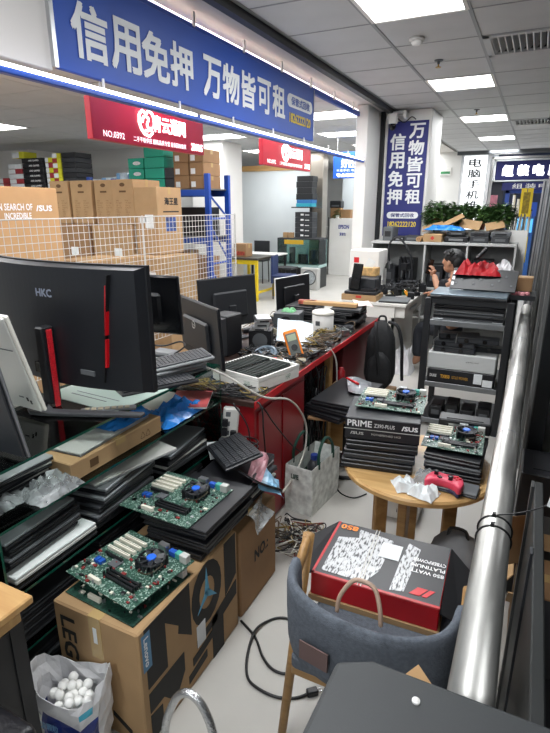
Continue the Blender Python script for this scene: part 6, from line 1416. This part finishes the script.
# ================================================================== bottom left corner
t = thing('wood_stool', 'narrow pale wooden stool corner at the left edge over a second board', 'stool', (-1.3, .56, 0)); MB().box(-.22, .205, .04, .195, .675, .70).build('seat', pale_wood, t, bevel=.004); MB().box(-.20, .185, .05, .165, .63, .66).build('lower_board', pale_wood, t, bevel=.003)
for x in (-.18, .16):
    for y in (.065, .15): MB().box(x - .02, x + .02, y - .02, y + .02, 0, .675).build('leg', blackp, t)
MB().box(-.2, .175, .05, .155, .18, .62).build('shade_block', blackp, t)  # black block added for the darkness underneath the stool boards
t = thing('leather_seat', 'black leather seat cushion edge in the bottom left corner', 'chair', (-1.08, .35, 0)); MB().box(-.25, .17, -.25, .24, .42, .53).build('seat', mat('black_leather', '#131318', .35, bump=.2, bscale=60), t, bevel=.025, seg=3, smooth=True); MB().cyl((-.04, 0, .05), (-.04, 0, .42), .03, n=12).build('column', blackp, t)
for k in range(5): MB().cyl((-.04, 0, .06), (-.04 + .24 * math.cos(2 * PI * k / 5), .24 * math.sin(2 * PI * k / 5), .03), .016, n=6).build('foot', blackp, t)
# bag with foam balls
t = thing('plastic_sack', 'open white plastic sack with dark blue print holding foam balls', 'bag', (-1.13, .86, 0), R(8))
rnd = random.Random(13); q = MB(); n = 24; mrows = 9; vs = []; mis = []
for j in range(mrows + 1):
    v = j / mrows
    for i in range(n):
        a = 2 * PI * i / n; c_, s_ = math.cos(a), math.sin(a); rx = .10 + .025 * v; ry = .065 + .012 * v
        jit = rnd.uniform(-.008, .008) * (1 if j else 0)
        vs.append((math.copysign(abs(c_) ** .7, c_) * (rx + jit), math.copysign(abs(s_) ** .7, s_) * (ry + jit), .005 + v * (.30 + .035 * math.sin(2 * a + 1) * v + rnd.uniform(-.008, .008))))
q.add(vs, [(j * n + i, j * n + (i + 1) % n, (j + 1) * n + (i + 1) % n, (j + 1) * n + i) for j in range(mrows) for i in range(n)] + [tuple(range(n - 1, -1, -1))])
for fi in range(mrows * n):
    j, i = divmod(fi, n); a = 360 * (i + .5) / n
    if 1 <= j <= 5 and 185 < a < 345 and not (j > 4 and a < 240): q.mi[fi] = 1
    if j == 7 and 300 < a < 335: q.mi[fi] = 2
q.build('film', [whitebag, mat('sack_navy', '#1c2f78', .35, var=.2, scale=20, bump=.3, bscale=30), mat('sack_cyan', '#35a8c4', .35)], t, thick=.0015)
for k, s in enumerate(('泡沫颗粒', '填充粒子')): text(t, s, (-.045 + .02 * k, -.0795, .17 - .05 * k), .09, .03, mat('sack_text', '#6f9fc4', .5), 'front', bold=.02)
for k in range(16):
    a = 2.4 * k; r_ = .018 * math.sqrt(k)
    o = thing('foam_ball', 'small white foam ball inside the open plastic sack', 'foam ball', (-1.13 + r_ * 1.1 * math.cos(a), .86 + r_ * .75 * math.sin(a), .225 + .01 * ((k * 5) % 3)), 0, 'foam balls in the sack')
    link('ball', cached('ball', lambda: MB().lathe([(.004, -.016), (.012, -.011), (.016, 0), (.012, .011), (.004, .016)], 12).mesh('ball', mat('foam_ball', '#efefec', .7), smooth=True)), o)
t = thing('foam_filling', 'white loose filling under the balls inside the plastic sack', 'filling', (-1.13, .86, .008)); MB().lathe([(.055, 0), (.06, .19), (.04, .205), (.005, .208)], 20).build('mass', mat('foam_ball', '#efefec', .7), t)
t = thing('metal_hoop', 'bent silver flexible metal hoop rising at the bottom edge', 'hose', (-.66, .85, 0)); hp = spline([Vector(p) for p in ((-.085, -.03, .0), (-.085, -.02, .3), (-.06, 0, .42), (-.01, .0, .475), (.04, .0, .44), (.075, -.01, .33), (.085, -.02, .0))], 10)
MB().tube(hp, .0115, n=12).build('hose', mat('hose_steel', '#cfd0d1', .25, metal=1, bump=.5, bscale=180), t, smooth=True)
for x in (-.085, .085): MB().cyl((x, -.025, 0), (x, -.025, .012), .03, n=14).build('foot', darkgrey, t)
